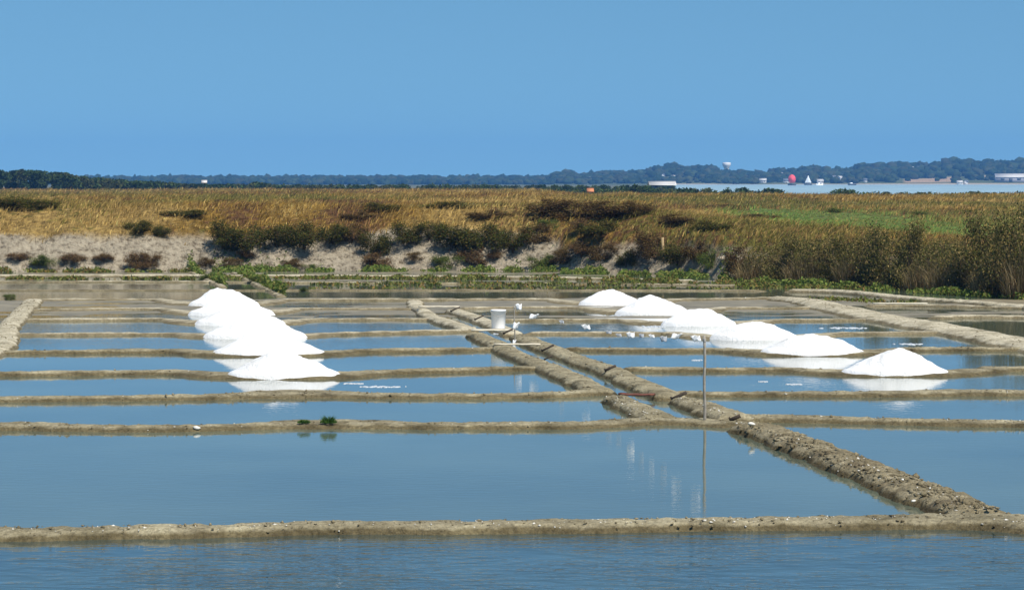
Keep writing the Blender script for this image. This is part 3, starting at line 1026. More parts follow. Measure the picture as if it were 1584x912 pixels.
def reed_mesh(nbl=4600):
    a = rng.random(nbl) * 2 * math.pi
    r = np.sqrt(rng.random(nbl)) * .48
    base = np.stack([r * np.cos(a), r * np.sin(a), np.full(nbl, -.03)], -1)
    h_ = (.25 + .6 * rng.random(nbl)) * (1 - 2.2 * r ** 2).clip(.3, 1)
    ln = np.stack([.26 + .5 * r * np.cos(a) + rng.normal(0, .24, nbl), .5 * r * np.sin(a) + rng.normal(0, .2, nbl), np.zeros(nbl)], -1)
    P = np.array([(.22, .16, .07), (.32, .24, .12), (.12, .105, .035), (.16, .09, .04), (.42, .33, .19)])
    cols = P[rng.choice(5, nbl, p=[.28, .22, .27, .13, .10])] * (1 + rng.normal(0, .2, nbl))[:, None].clip(.5, 1.6)
    V1, q1, t1, c1 = blades(base, h_, np.full(nbl, .007), ln, cols)
    m_ = 5200
    a = rng.random(m_) * 2 * math.pi
    r = np.sqrt(rng.random(m_)) * .44
    hh = rng.random(m_) * (.85 - 1.4 * r ** 2)
    cc = np.stack([r * np.cos(a) + .16 * hh, r * np.sin(a), hh], -1)
    V2, q2, c2 = leaves(cc, .017, pal('thicket', m_))
    return mesh_np('crown', np.vstack([V1, V2]), [np.vstack([q1, q2 + len(V1)]), t1], np.clip(np.vstack([c1, c2]), .005, .9))


RD = [reed_mesh() for _ in range(3)]


def shrub(px, base_py, Y, w, h, kind, label, group, name='shrub', dz=None):
    """shrub seen at pixel column px; stands on the marsh at distance Y"""
    X = (px - CX) / F * Y
    z = float(terrain(X, Y)) if dz is None else dz
    r = link(name, None, label=label, cat='shrub' if name == 'shrub' else name.replace('_', ' '), group=group)
    r.location = (X, Y, z - .04)
    r.rotation_euler = (0, 0, 0 if kind == 'reed' else rng.random() * 6.28)
    me = RD[rng.integers(0, 3)] if kind == 'reed' else CR[kind][rng.integers(0, 3)]
    o = link('crown', me, M['leaf'], r)
    o.scale = (w * 1.12, w * .95, h)
    s = link('stem', ST[rng.integers(0, 3)], M['bark'], r)
    s.scale = (w * .9, w * .8, h * .9)
    if kind == 'reed':
        r.rotation_euler = (0, 0, rng.normal(0, .25))
    return r


def ground_at(px, py):
    """point of the marsh terrain seen at a pixel"""
    d = ray(px, py)
    Y = np.arange(80, 420, .1)
    z = H + d[2] / d[1] * Y
    T = terrain(d[0] / d[1] * Y, Y)
    k = np.argmax(T >= z)
    return float(Y[k]) if k else 107.


def yb(px, off):
    """distance of the bank foot at a pixel column plus an offset"""
    Y = 105.
    for _ in range(4):
        Y = float(Yb((px - CX) / F * Y)) + off
    return Y


GB = 'dark shrubs along the top of the bank'
for px, py, w, h, kind, lab in [
        (212, 364, 1.23, 0.65, 'olive', 'small dark shrub at the bank edge, first from the left'),
        (252, 367, 0.90, 0.56, 'olive', 'smallest dark shrub at the bank edge, left of the shrub row'),
        (345, 385, 1.68, 1.12, 'olive', 'leftmost shrub of the long dark row on the bank'),
        (385, 391, 1.79, 1.21, 'olive', 'second shrub from the left in the dark row on the bank'),
        (428, 381, 1.79, 1.07, 'olive', 'third shrub from the left in the dark row on the bank'),
        (470, 385, 1.79, 1.12, 'olive', 'fourth shrub from the left in the dark row on the bank'),
        (512, 379, 1.57, 0.98, 'olive', 'fifth shrub from the left in the dark row on the bank'),
        (543, 377, 1.23, 0.84, 'brown', 'brownish shrub ending the left part of the dark row'),
        (577, 397, 1.23, 1.16, 'olive', 'shrub standing alone in the gap of the dark row'),
        (625, 377, 1.57, 0.93, 'olive', 'shrub just right of the gap in the dark row'),
        (662, 373, 1.46, 0.88, 'olive', 'second shrub right of the gap in the dark row'),
        (702, 385, 1.68, 1.07, 'olive', 'third shrub right of the gap in the dark row'),
        (745, 389, 1.79, 1.12, 'olive', 'fourth shrub right of the gap, above a rusty clump'),
        (792, 389, 1.79, 1.16, 'olive', 'rightmost full shrub of the long dark row on the bank'),
        (828, 377, 1.12, 0.84, 'brown', 'brown shrub ending the dark row on the right'),
]:
    shrub(px, 0, ground_at(px, py), w, h, kind, lab, GB)
GF = 'small shrubs on the pale bank face'
for px, py, w, h, kind, lab in [
        (28, 404, 0.78, 0.50, 'rust', 'rusty clump on the bank face at the left edge'),
        (68, 412, 0.95, 0.66, 'green', 'greenish clump low on the bank face, far left'),
        (113, 407, 0.84, 0.55, 'rust', 'rusty clump on the bank face, third from the left'),
        (160, 406, 0.67, 0.50, 'rust', 'small rusty clump left of the large red brown one'),
        (212, 413, 0.84, 0.83, 'rust', 'large red brown clump on the bank face, left half'),
        (234, 414, 0.67, 0.72, 'rust', 'red brown clump touching the large one on its right'),
        (318, 413, 0.56, 0.55, 'brown', 'small brown clump on the bank face above the rearmost left heap'),
        (360, 416, 0.78, 0.55, 'brown', 'brown clump on the bank face below the dark row'),
        (382, 402, 0.62, 0.55, 'rust', 'rusty clump under the left end of the dark row'),
        (452, 412, 0.67, 0.44, 'brown', 'low brown clump in the middle of a pale bank stretch'),
        (476, 416, 0.50, 0.33, 'green', 'low green clump at the foot of the pale bank'),
        (578, 413, 1.12, 0.77, 'rust', 'rusty clump below the lone shrub of the gap'),
        (640, 402, 0.67, 0.44, 'brown', 'small brown clump on the pale bank face, centre'),
        (695, 416, 1.01, 0.72, 'green', 'green clump at the bank foot below the dark row, centre'),
        (728, 412, 1.01, 0.83, 'rust', 'rusty clump right of the green one at the bank foot'),
        (764, 402, 0.56, 0.50, 'rust', 'small rusty clump under the right end of the dark row'),
        (838, 414, 0.90, 0.77, 'green', 'green clump at the bank foot right of the dark row'),
        (868, 408, 0.90, 0.77, 'brown', 'brown clump on the bank face left of centre right stretch'),
        (900, 400, 1.01, 0.83, 'rust', 'rusty clump on the bank face behind the rearmost right heap'),
        (935, 404, 0.90, 0.88, 'brown', 'brown clump above the rearmost right heap'),
        (968, 412, 0.67, 0.88, 'olive', 'narrow dark clump on the bank right of the rearmost right heap'),
        (1004, 402, 1.34, 1.32, 'brown', 'tall brown shrub left of the pale post on the bank'),
        (1050, 408, 1.23, 1.10, 'olive', 'dark shrub right of the pale post on the bank'),
        (1082, 405, 1.12, 0.99, 'brown', 'brown shrub between the pale post and the reeds'),
        (1100, 416, 0.78, 0.88, 'green', 'green clump beside the pale rock on the bank'),
]:
    shrub(px, 0, ground_at(px, py), w * 1.2, h * .8, kind, lab, GF)
GFI = 'shrubs scattered over the dry field'
for px, py, w, h, kind, lab in [
        (30, 323, 2.0, .65, 'olive', 'dark shrub in the dry field at the left edge'),
        (62, 323, 1.5, .5, 'olive', 'lower dark shrub in the dry field, second from the left'),
        (842, 334, 2.2, .8, 'brown', 'dark brown shrub in the field, left one of the group right of centre'),
        (885, 336, 2.0, .8, 'brown', 'dark brown shrub in the middle of the field group'),
        (945, 336, 2.2, .75, 'brown', 'dark brown shrub in the field group, above the right salt row'),
        (982, 331, 1.6, .6, 'brown', 'rightmost dark brown shrub of the field group'),
        (848, 353, .8, .45, 'green', 'small green shrub at the field edge right of the dark row'),
        (898, 359, 1.0, .6, 'rust', 'rusty shrub at the field edge above the rearmost right heap'),
        (930, 300, 2.0, .6, 'olive', 'distant low shrub below the orange roof'),
        (1296, 329, 1.3, .4, 'green', 'dark green bush at the back of the green meadow'),
        (1425, 334, 1.3, .35, 'green', 'small green bush right of the green meadow'),
        (590, 326, 1.6, .4, 'olive', 'low dark bush in the middle of the dry field'),
        (470, 318, 1.8, .4, 'olive', 'low dark bush in the dry field, left of centre'),
        (150, 318, 2.6, .35, 'brown', 'low brown scrub in the field above the large red brown clump'),
        (285, 334, 2.0, .35, 'olive', 'low olive scrub at the field edge left of the dark row'),
        (345, 316, 3.0, .35, 'brown', 'low brown scrub in the field above the left end of the dark row'),
        (560, 338, 1.8, .35, 'brown', 'low brown scrub just above the gap of the dark row'),
        (690, 322, 2.8, .35, 'olive', 'low olive scrub in the field above the centre of the dark row'),
        (760, 336, 2.0, .35, 'brown', 'low brown scrub behind the right end of the dark row'),
        (1050, 345, 1.8, .45, 'brown', 'low brown scrub on the slope above the pale post'),
        (1100, 356, 1.6, .45, 'olive', 'low olive scrub on the slope left of the right thicket'),
        (1170, 340, 2.2, .4, 'brown', 'low brown scrub between the green meadow and the pale post'),
        (1120, 322, 2.6, .35, 'brown', 'low brown scrub in the field left of the green meadow'),
]:
    shrub(px, 0, ground_at(px, py), w, h, kind, lab, GFI)
GRD = 'tall reedy shrubs along the right bank'
for px, py, w, h, kind, lab in [
        (1150, 433, 1.3, 1.35, 'brown', 'first brown reedy shrub at the left end of the right thicket'),
        (1182, 435, 1.6, 1.5, 'reed', 'reed clump at the left end of the right thicket'),
        (1222, 437, 1.6, 1.65, 'thicket', 'dark shrub in the left part of the right thicket'),
        (1262, 438, 1.7, 1.75, 'reed', 'tan reed clump below the green meadow'),
        (1300, 441, 1.6, 1.7, 'thicket', 'dark shrub below the right end of the green meadow'),
        (1330, 442, 1.4, 1.85, 'reed', 'pale leaning reed clump left of the tallest dark shrub'),
        (1372, 446, 1.8, 2.3, 'thicket', 'tallest dark shrub in the middle of the right thicket'),
        (1412, 449, 1.6, 2.35, 'thicket', 'dark shrub leaning on the tallest one, right side'),
        (1446, 449, 1.6, 1.75, 'reed', 'broad tan reed clump between the two dark masses'),
        (1486, 453, 1.7, 1.8, 'reed', 'reed clump left of the dark shrub at the right edge'),
        (1512, 455, 1.8, 2.5, 'thicket', 'dark shrub near the right edge'),
        (1548, 458, 1.5, 1.85, 'reed', 'tan reed clump at the right edge in front of dark shrubs'),
        (1570, 459, 2.0, 2.9, 'thicket', 'dark shrub reaching highest at the right edge'),
        (1610, 463, 1.9, 2.8, 'reed', 'reed clump cut by the right edge of the picture'),
        (1240, 410, 1.5, 1.0, 'reed', 'low tan reeds behind the left thicket'),
        (1345, 405, 1.4, .9, 'rust', 'rusty bush behind the middle of the thicket'),
        (1450, 405, 1.5, .9, 'reed', 'low reeds behind the two dark masses'),
        (1165, 436, .9, .8, 'rust', 'low rusty bush at the foot of the thicket, left end'),
        (1205, 438, 1.0, .9, 'thicket', 'low dark bush at the thicket foot, second from the left'),
        (1245, 440, 1.0, .8, 'brown', 'low brown bush at the thicket foot, third from the left'),
        (1285, 442, 1.1, .9, 'thicket', 'low dark bush at the thicket foot under the green meadow'),
        (1345, 446, 1.1, 1.0, 'rust', 'low rusty bush at the foot of the tallest dark shrub'),
        (1392, 450, 1.2, 1.1, 'thicket', 'low dark bush under the tallest dark shrub'),
        (1430, 453, 1.0, .8, 'brown', 'low brown bush at the foot of the broad reed clump'),
        (1470, 456, 1.1, .9, 'thicket', 'low dark bush between the two dark masses'),
        (1530, 460, 1.2, 1.1, 'thicket', 'low dark bush at the thicket foot near the right edge'),
        (1575, 463, 1.1, 1.0, 'brown', 'low brown bush at the thicket foot on the right edge'),
]:
    shrub(px, 0, ground_at(px, py), w, h, kind, lab, GRD)
GLOW = 'low green bushes behind the far dike'
for px, py, w, h, lab in [(425, 449, .62, .24, 'round green bush just right of the rearmost left heap'), (471, 450, .34, .16, 'small green bush behind the far dike, left of centre'),
                          (318, 433, .5, .25, 'green bush on the weedy dike behind the rearmost left heap'), (398, 438, .55, .3, 'green bush on the slanting weedy dike'),
                          (16, 464, .4, .22, 'green bush at the far left end of the pans')]:
    c = at(px, py)
    shrub(px, 0, c[1], w, h, 'green', lab, GLOW, dz=.03)


def tuft(px, py, w, h, label):
    c = at(px, py, .1)
    n_ = 420
    a = rng.random(n_) * 6.28
    r = np.sqrt(rng.random(n_)) * w / 2
    base = np.stack([r * np.cos(a), r * np.sin(a) * .8, np.full(n_, -.03)], -1)
    ln = np.stack([np.cos(a) * .35 + rng.normal(0, .2, n_), np.sin(a) * .35, np.zeros(n_)], -1)
    cols = np.array([(.07, .15, .03), (.10, .19, .035), (.05, .1, .02)])[rng.integers(0, 3, n_)]
    V, q_, t_, c_ = blades(base, h * (.5 + .6 * rng.random(n_)) * (1 - 3.3 * (r / w) ** 2), np.full(n_, .009), ln, cols)
    o = link('grass_tuft', None, label=label, cat='grass tuft', group='green tufts on the dike')
    o.location = c
    link('leaf_blades', mesh_np('leaf_blades', V, [q_, t_], c_), M['leaf'], o)['kind'] = 'stuff'
    return o


tuft(508, 650, .22, .12, 'larger green grass tuft on the second nearest dike')
tuft(470, 650, .17, .06, 'smaller flat green tuft left of the larger one on the dike')

# dry grass over the field (nobody could count it)
N = 132000
u = rng.random(N)
y0_, y1_ = 81., 620.
Yg = 1 / (1 / y0_ + u * (1 / y1_ - 1 / y0_))
Xg = (rng.random(N) * 2 - 1) * (.19 * Yg + 2.5)
zg = terrain(Xg, Yg)
d_ = Yg - Yb(Xg)
zc = zg + .45 * fbm(Xg / 2.1, Yg / 1.4, 4) + .5 * sstep(0, 2.5, Xg)
keep = (d_ > .6) & (zg > .3) & ((zc > 1.22) | ((rng.random(N) < .42 * sstep(-.05, .4, fbm(Xg / 2.2 + 50, Yg / 2.2, 2)))) | ((Xg > 4) & (rng.random(N) < .35)) | ((Xg > 10) & (d_ > 1.2)))
zc = zc[keep]
Xg, Yg, zg = Xg[keep], Yg[keep], zg[keep]
n_ = len(Xg)
K = 4
clr = grass_tint(Xg, Yg, n_)
clr = np.where((zc < 1.22)[:, None] & (rng.random(n_) < .75)[:, None], np.array([.10, .062, .036]) * (.6 + .9 * rng.random(n_))[:, None], clr)
clr = clr * (1 + .35 * fbm(Xg / 1.8, Yg / 5 + 70, 3))[:, None]
base = np.repeat(np.stack([Xg, Yg, zg - .05], -1), K, 0) + rng.normal(0, 1, (n_ * K, 3)) * np.array([.16, .3, 0]) * np.repeat(Yg / 110, K)[:, None] ** .6
hgt = np.repeat((.12 + .24 * rng.random(n_) ** 1.5 + .17 * fbm(Xg / 2.5, Yg / 6, 3)) * (1 + .15 * (Yg / 110 - 1)), K) * (.6 + .6 * rng.random(n_ * K))
mead = ((Xg - far(1285, 333, 150)[0]) / 4.2) ** 2 + ((Yg - 146) / 44) ** 2 < 1
hgt = (hgt * np.repeat(np.where(mead, .45, 1), K)).clip(.06, 1.1)
wid = np.repeat(.014 + .00015 * Yg, K) * (.6 + .8 * rng.random(n_ * K))
ln = np.stack([.42 + rng.normal(0, .3, n_ * K), rng.normal(0, .25, n_ * K), np.zeros(n_ * K)], -1)
mixk = rng.permutation(n_ * K)[:n_ * K // 4]
cols = np.repeat(clr, K, 0)
cols[mixk] = np.array([.41, .275, .09])
cols = np.clip(cols * (1 + rng.normal(0, .25, n_ * K))[:, None], .01, .8)
V, q_, t_, c_ = blades(base, hgt, wid, ln, cols)
link('dry_grass', mesh_np('dry_grass', V, [q_, t_], c_), M['grass'], label='dry straw coloured grass covering the marsh field', cat='grass', kind='stuff')

# low green salt plants along the rear dikes and the bank foot
cs, cc = [], []


def glasswort(px0, py0, px1, py1, n_, thick, h, green):
    t = rng.random(n_)
    clump = vnoise(t * abs(px1 - px0) / 22 + py0, t * 0 + py0 * .37)
    clump = clump * .6 + .4 * vnoise(t * abs(px1 - px0) / 7 + 3 * py0, t * 0 + py0)
    kp = clump > .33 + .14 * rng.random(n_)
    t = t[kp]
    clump = clump[kp]
    m_ = len(t)
    px, py = px0 + (px1 - px0) * t, py0 + (py1 - py0) * t
    Y = H * F / (py - HOR) + rng.normal(0, thick, m_)
    X = (px - CX) / F * Y + rng.normal(0, .06, m_)
    z = np.maximum(.02, terrain(X, Y)) + rng.random(m_) ** 1.6 * 1.2 * h * np.clip((clump - .28) * 2.6, .12, 1.2)
    cs.append(np.stack([X, Y, z], -1))
    P = np.array([(.13, .155, .035), (.17, .17, .05), (.1, .12, .03), (.2, .13, .045)] if not green else [(.12, .17, .035), (.15, .19, .045), (.09, .13, .03), (.18, .17, .05)])
    cc.append(P[rng.integers(0, 4, m_)] * (1 + rng.normal(0, .15, m_))[:, None])


for seg in [(-60, 432, 300, 432, 2600, .25, .07, 0), (-60, 421, 330, 421, 3200, .35, .12, 0), (330, 419, 860, 420, 9000, .6, .14, 1), (330, 431, 860, 431, 5200, .5, .08, 0),
            (860, 421, 1140, 431, 8000, .7, .16, 1), (860, 432, 1190, 440, 5200, .6, .10, 0), (1140, 434, 1584, 463, 9000, .3, .14, 1), (1140, 443, 1330, 447, 2000, .4, .06, 0),
            (420, 440, 1150, 441, 2600, .25, .06, 0), (294, 418, 345, 441, 3000, .22, .22, 1), (360, 419, 436, 455, 4500, .22, .22, 1), (440, 447, 1190, 447, 900, .12, .06, 0),
            (1584, 463, 1760, 477, 2000, .3, .14, 1), (1250, 462, 1420, 470, 700, .5, .05, 0)]:
    glasswort(*seg)
cs = np.vstack(cs)
cc = np.clip(np.vstack(cc), .01, .8)
V, f_, col_ = leaves(cs, .05, cc, .6)
link('glasswort', mesh_np('glasswort', V, [f_], col_), M['leaf'], label='low green salt plants along the rear dikes and bank foot', cat='ground cover', kind='stuff')

# white crumbs of salt and shell lying on the dikes
cv, cf = [], []
k0 = 0
oct_ = np.array([(1, 0, 0), (-1, 0, 0), (0, 1, 0), (0, -1, 0), (0, 0, 1), (0, 0, -1)], float)
octf = np.array([(0, 2, 4), (2, 1, 4), (1, 3, 4), (3, 0, 4), (2, 0, 5), (1, 2, 5), (3, 1, 5), (0, 3, 5)])
for S, wv, hz, o in DIKES:
    lab = o['label']
    near = S[:, 1].mean()
    nn = 300 if 'foreground' in lab else 70 if near < 43 else 16 if near < 52 else 4
    if 'stony' in lab:
        nn = 150
    for _ in range(nn):
        i = rng.integers(2, len(S) - 2)
        d = S[i + 1, :2] - S[i - 1, :2]
        d /= np.linalg.norm(d)
        t = rng.normal(-.3, .42)
        if abs(t) > .93:
            continue
        x = S[i, 0] - d[1] * t * wv[i] / 2
        y = S[i, 1] + d[0] * t * wv[i] / 2
        z = hz[i] * (1 - abs(t / 1.04) ** 4.2) - .008
        s = .005 + .013 * rng.random() ** 3
        sc_ = s * np.array([1.5, .9, .6]) * (.7 + .6 * rng.random(3))
        a = rng.random() * 6.28
        v = oct_ * sc_ * (1 + .3 * rng.normal(0, 1, (6, 1)))
        v = v @ np.array([[math.cos(a), math.sin(a), 0], [-math.sin(a), math.cos(a), 0], [0, 0, 1]])
        cv.append(v + np.array([x, y, z]))
        cf.append(octf + k0)
        k0 += 6
link('salt_crumbs', mesh_np('salt_crumbs', np.vstack(cv), [np.vstack(cf)]), M['shell'], label='white crumbs of shell and salt strewn on the dikes', cat='crumbs', kind='stuff')

# loose clods of clay on the dikes
cv, cf = [], []
k0 = 0
for S, wv, hz, o in DIKES:
    near = S[:, 1].mean()
    if near > 62:
        continue
    L_ = np.linalg.norm(np.diff(S[:, :2], axis=0), axis=1).sum()
    for _ in range(int(L_ * (34 if near < 36 else 22 if near < 45 else 10) * (2 if 'stony' in o['label'] else 1))):
        i = rng.integers(2, len(S) - 2)
        d = S[i + 1, :2] - S[i - 1, :2]
        d /= np.linalg.norm(d)
        t = rng.normal(-.15, .55)
        if abs(t) > .97:
            continue
        z = hz[i] * (1 - abs(t / 1.04) ** 4.2) - .006
        sc_ = ((.012 + .03 * rng.random() ** 2.5) if 'stony' in o['label'] else (.007 + .016 * rng.random() ** 2.5)) * np.array([1.4, 1.0, .7]) * (.6 + .7 * rng.random(3))
        a = rng.random() * 6.28
        v = oct_ * sc_ * (1 + .35 * rng.normal(0, 1, (6, 1)))
        v = v @ np.array([[math.cos(a), math.sin(a), 0], [-math.sin(a), math.cos(a), 0], [0, 0, 1]])
        cv.append(v + np.array([S[i, 0] - d[1] * t * wv[i] / 2, S[i, 1] + d[0] * t * wv[i] / 2, z]))
        cf.append(octf + k0)
        k0 += 6
link('clay_clods', mesh_np('clay_clods', np.vstack(cv), [np.vstack(cf)]), M['gravel'], label='loose clods of clay crumbling from the dikes', cat='clods', kind='stuff')

# pale post and rock on the bank
Y = ground_at(1025, 403)
X = (1025 - CX) / F * Y
b = MB()
b.tube([(0, 0, -.3), (.01, 0, .3), (.0, 0, .75)], [.055, .05, .045], 8)
o = link('post', b.mesh('post', True), M['tanpost'], label='pale weathered post standing in the bank between two shrubs', cat='post')
o.location = (X, Y, float(terrain(X, Y)))
Y = ground_at(1119, 404)
o = stone(1119, 400, .2, 'sand', 'pale rock in the bank at the left end of the reeds', 9.4)
X = (1119 - CX) / F * Y
o.location = (X, Y, float(terrain(X, Y)) + .02)


# ------------------------------------------------------------------ distant woods, hedges, hills
def wood(name, prof, Y, depth, base_z, label, leaf=.3, dens=1.0, cols=None, nl=150):
    """a mass of scrub whose tops follow a skyline given in photo pixels"""
    prof = np.array(prof, float)
    x0, x1 = prof[0, 0], prof[-1, 0]
    mpp = Y / F
    n_ = int((x1 - x0) * mpp / 1.1 * dens)
    cs_ = []
    for _ in range(n_):
        px = x0 + (x1 - x0) * rng.random()
        yy = Y + depth * rng.random()
        top = far(px, np.interp(px, prof[:, 0], prof[:, 1]), yy)[2] - .35 * rng.random() ** 2 * 2
        r = np.array([.7 + .7 * rng.random(), .8, .5 + .5 * rng.random()])
        cz = top - r[2]
        if rng.random() < .5:
            cz = base_z + (cz - base_z) * rng.random()
        cz = max(cz, base_z)
        g = rng.normal(0, 1, (nl, 3))
        g /= np.linalg.norm(g, axis=1)[:, None]
        g *= (rng.random(nl) ** .35)[:, None]
        cs_.append(np.array([(px - CX) / F * yy, yy, cz]) + g * r)
    c = np.vstack(cs_)
    P = np.array(cols or [(.045, .075, .025), (.06, .09, .03), (.035, .055, .02), (.075, .085, .03)])
    kk = np.repeat(P[rng.integers(0, len(P), n_)], nl, 0) * (1 + rng.normal(0, .15, n_ * nl))[:, None]
    V, f_, cl = leaves(c, leaf, kk, .5)
    return link(name, mesh_np(name, V, [f_], np.clip(cl, .01, .8)), M['leaf'], label=label, cat='wood' if name == 'far_wood' else 'hedge', kind='stuff')


wood('far_wood', [(-420, 268), (-200, 264), (-60, 262), (15, 263), (35, 262), (70, 264), (103, 267), (112, 271), (150, 274), (185, 277), (200, 279), (262, 281), (282, 284), (340, 285), (372, 285), (396, 281), (412, 283), (424, 291)],
     560, 40, 1.6, 'dark green wood on the skyline at the left', .3, 6.5)
wood('hedge', [(420, 286), (470, 285.5), (520, 286), (532, 283.5), (545, 286), (600, 287), (660, 286.5), (690, 285.5), (740, 286), (770, 287)], 560, 14, 1.6, 'low dark hedge on the field horizon left of centre', .22, 3.0)
wood('hedge', [(735, 287), (800, 285), (860, 285.5), (930, 286), (1040, 286.5)], 610, 14, .6, 'faint dark hedge on the field horizon at the centre', .24, 3.0)
wood('hedge', [(830, 292), (860, 291), (905, 294), (950, 292), (968, 288), (985, 284), (998, 286), (1010, 291), (1040, 292), (1046, 290)], 450, 12, 1.0, 'dark bushes beside the low pale roofed shed', .22, 4.0)
wood('hedge', [(1040, 292), (1060, 290), (1085, 291), (1110, 289), (1150, 290), (1180, 290), (1205, 292)], 400, 10, .8, 'dark hedge in front of the bay, right of centre', .22, 4.0)
wood('hedge', [(1285, 295), (1300, 291), (1312, 291), (1325, 295), (1400, 296.5), (1460, 297), (1520, 295), (1590, 293.5)], 380, 10, .8, 'low dark scrub along the bay shore at the right', .2, 3.0)

HILL = [(-1300, 276), (-900, 272), (-600, 277), (-300, 272), (-100, 278), (100, 281), (300, 283), (410, 287), (440, 284), (470, 282), (510, 280), (540, 277), (560, 276), (590, 279), (640, 278), (690, 277), (700, 275), (708, 280), (740, 278), (770, 277), (800, 277), (820, 276), (850, 274),
        (862, 268), (885, 266), (893, 270), (930, 268), (960, 266), (985, 266), (992, 264), (1010, 259), (1040, 256), (1080, 258), (1105, 258), (1120, 265), (1150, 266), (1185, 267), (1200, 263), (1215, 264), (1240, 261), (1260, 258),
        (1290, 262), (1310, 261), (1330, 255), (1360, 254), (1420, 254), (1440, 253), (1470, 247), (1500, 247), (1530, 249), (1560, 250), (1600, 248), (1800, 252), (2000, 262), (2400, 258), (2900, 268)]
HP = np.array(HILL, float)
SHORE, RIDGE, TREE = 2380., 2950., 6.0
SH_Y = HOR + H / SHORE * F


def hill_z(px, t):
    """ground height of the far hill, t = 0 at the shore, 1 on the ridge"""
    top = far(px, np.interp(px, HP[:, 0], HP[:, 1]), RIDGE)[2] - TREE * .8
    top = max(top, 1.0)
    return -.3 + (top + .3) * (t ** .85)


def hill_pt(px, t):
    Y = SHORE + (RIDGE - SHORE) * t
    return np.array([(px - CX) / F * Y, Y, hill_z(px, t)])


gx = np.arange(-1300, 2901, 7.)
gt = np.concatenate([np.linspace(-.02, 1, 26), [1.15, 1.4]])
V = []
hc = []
for t in gt:
    for px in gx:
        v = hill_pt(px, max(t, 0)) if t <= 1 else hill_pt(px, 1) + np.array([0, (t - 1) * 570, -(t - 1) * 30])
        if t < 0:
            v[1] -= 10
            v[2] = -.45
        V.append(v)
        py = HOR - (v[2] - H) / v[1] * F
        c = (.10, .12, .05)
        if t < .05 and px > 1030:
            c = (.50, .43, .34)
        if 1400 < px < 1485 and .10 < t < .30:
            c = (.42, .30, .19)
        if 1500 < px < 1584 and .28 < t < .38:
            c = (.45, .36, .24)
        hc.append(c)
k = len(gx)
q_ = np.array([(i * k + j, i * k + j + 1, (i + 1) * k + j + 1, (i + 1) * k + j) for i in range(len(gt) - 1) for j in range(k - 1)])
link('hill', mesh_np('hill', V, [q_], np.array(hc), True), M['soil'], kind='structure')

ico_v, ico_f = [], []
ph_ = (1 + 5 ** .5) / 2
ico_v = np.array([(-1, ph_, 0), (1, ph_, 0), (-1, -ph_, 0), (1, -ph_, 0), (0, -1, ph_), (0, 1, ph_), (0, -1, -ph_), (0, 1, -ph_), (ph_, 0, -1), (ph_, 0, 1), (-ph_, 0, -1), (-ph_, 0, 1)], float)
ico_v /= np.linalg.norm(ico_v[0])
ico_f = [(0, 11, 5), (0, 5, 1), (0, 1, 7), (0, 7, 10), (0, 10, 11), (1, 5, 9), (5, 11, 4), (11, 10, 2), (10, 7, 6), (7, 1, 8), (3, 9, 4), (3, 4, 2), (3, 2, 6), (3, 6, 8), (3, 8, 9), (4, 9, 5), (2, 4, 11), (6, 2, 10), (8, 6, 7), (9, 8, 1)]
# one subdivision
vv = [tuple(v) for v in ico_v]
mid = {}


def mp_(a, b):
    k_ = (min(a, b), max(a, b))
    if k_ not in mid:
        v = np.array(vv[a]) + np.array(vv[b])
        vv.append(tuple(v / np.linalg.norm(v)))
        mid[k_] = len(vv) - 1
    return mid[k_]


f2 = []
for a, b, c in ico_f:
    x, y, z = mp_(a, b), mp_(b, c), mp_(c, a)
    f2 += [(a, x, z), (b, y, x), (c, z, y), (x, y, z)]
sv, sf = np.array(vv), np.array(f2)

HOUSES = [(912, 278, 9, 'zinc', 0), (1026, 272, 7, 'slate', 1), (1041, 275, 6, 'zinc', 0), (1153, 276, 8, 'zinc', 0), (1164, 276, 8, 'slate', 1), (1180, 281, 11, 'zinc', 0), (1188, 274, 8, 'slate', 0),
          (1204, 272, 14, 'zinc', 0), (1288, 276, 10, 'slate', 0), (1299, 277, 11, 'zinc', 1), (1408, 262, 10, 'zinc', 0), (1421, 261, 9, 'slate', 0), (1484, 284, 9, 'zinc', 0), (1494, 283, 9, 'slate', 1), (1268, 282, 10, 'zinc', 0),
          (1216, 281, 10, 'slate', 0), (1338, 280, 6, 'slate', 0)]


def hill_t(px, py):
    lo, hi = 0., 1.
    for _ in range(30):
        t = (lo + hi) / 2
        v = hill_pt(px, t)
        if HOR - (v[2] - H) / v[1] * F > py:
            lo = t
        else:
            hi = t
    return lo


house_pts = [hill_pt(px, hill_t(px, py + 2)) for px, py, *_ in HOUSES]
cv, cf, ccol = [], [], []
k0 = 0
P = np.array([(.03, .052, .024), (.045, .066, .028), (.024, .042, .02), (.056, .066, .03)])
for _ in range(6600):
    px = -250 + 2200 * rng.random()
    if _ > 5000:
        px = -1290 + 1040 * rng.random() if rng.random() < .5 else 1950 + 930 * rng.random()
    t = rng.random() ** .9
    if 1395 < px < 1490 and .06 < t < .27 and rng.random() < .8:
        continue
    if 1495 < px < 1590 and (.03 < t < .14 or .25 < t < .34):
        continue
    if t < .05:
        continue
    v = hill_pt(px, t)
    s = TREE * (.45 + .4 * rng.random()) * (.7 + .5 * t)
    bad = False
    for hp in house_pts:
        if abs(hp[0] - v[0]) < 9 and -75 < v[1] - hp[1] < 6:
            bad = True
            break
    if bad:
        continue
    w = sv * (1 + .28 * rng.normal(0, 1, (len(sv), 1)).clip(-1.6, 1.6)) * s * np.array([1.0, 1.0, .8]) + v + np.array([0, 0, s * .45])
    cv.append(w)
    cf.append(sf + k0)
    k0 += len(sv)
    ccol.append(np.repeat((P[rng.integers(0, 4)] * (1 + .15 * rng.normal()))[None], len(sv), 0))
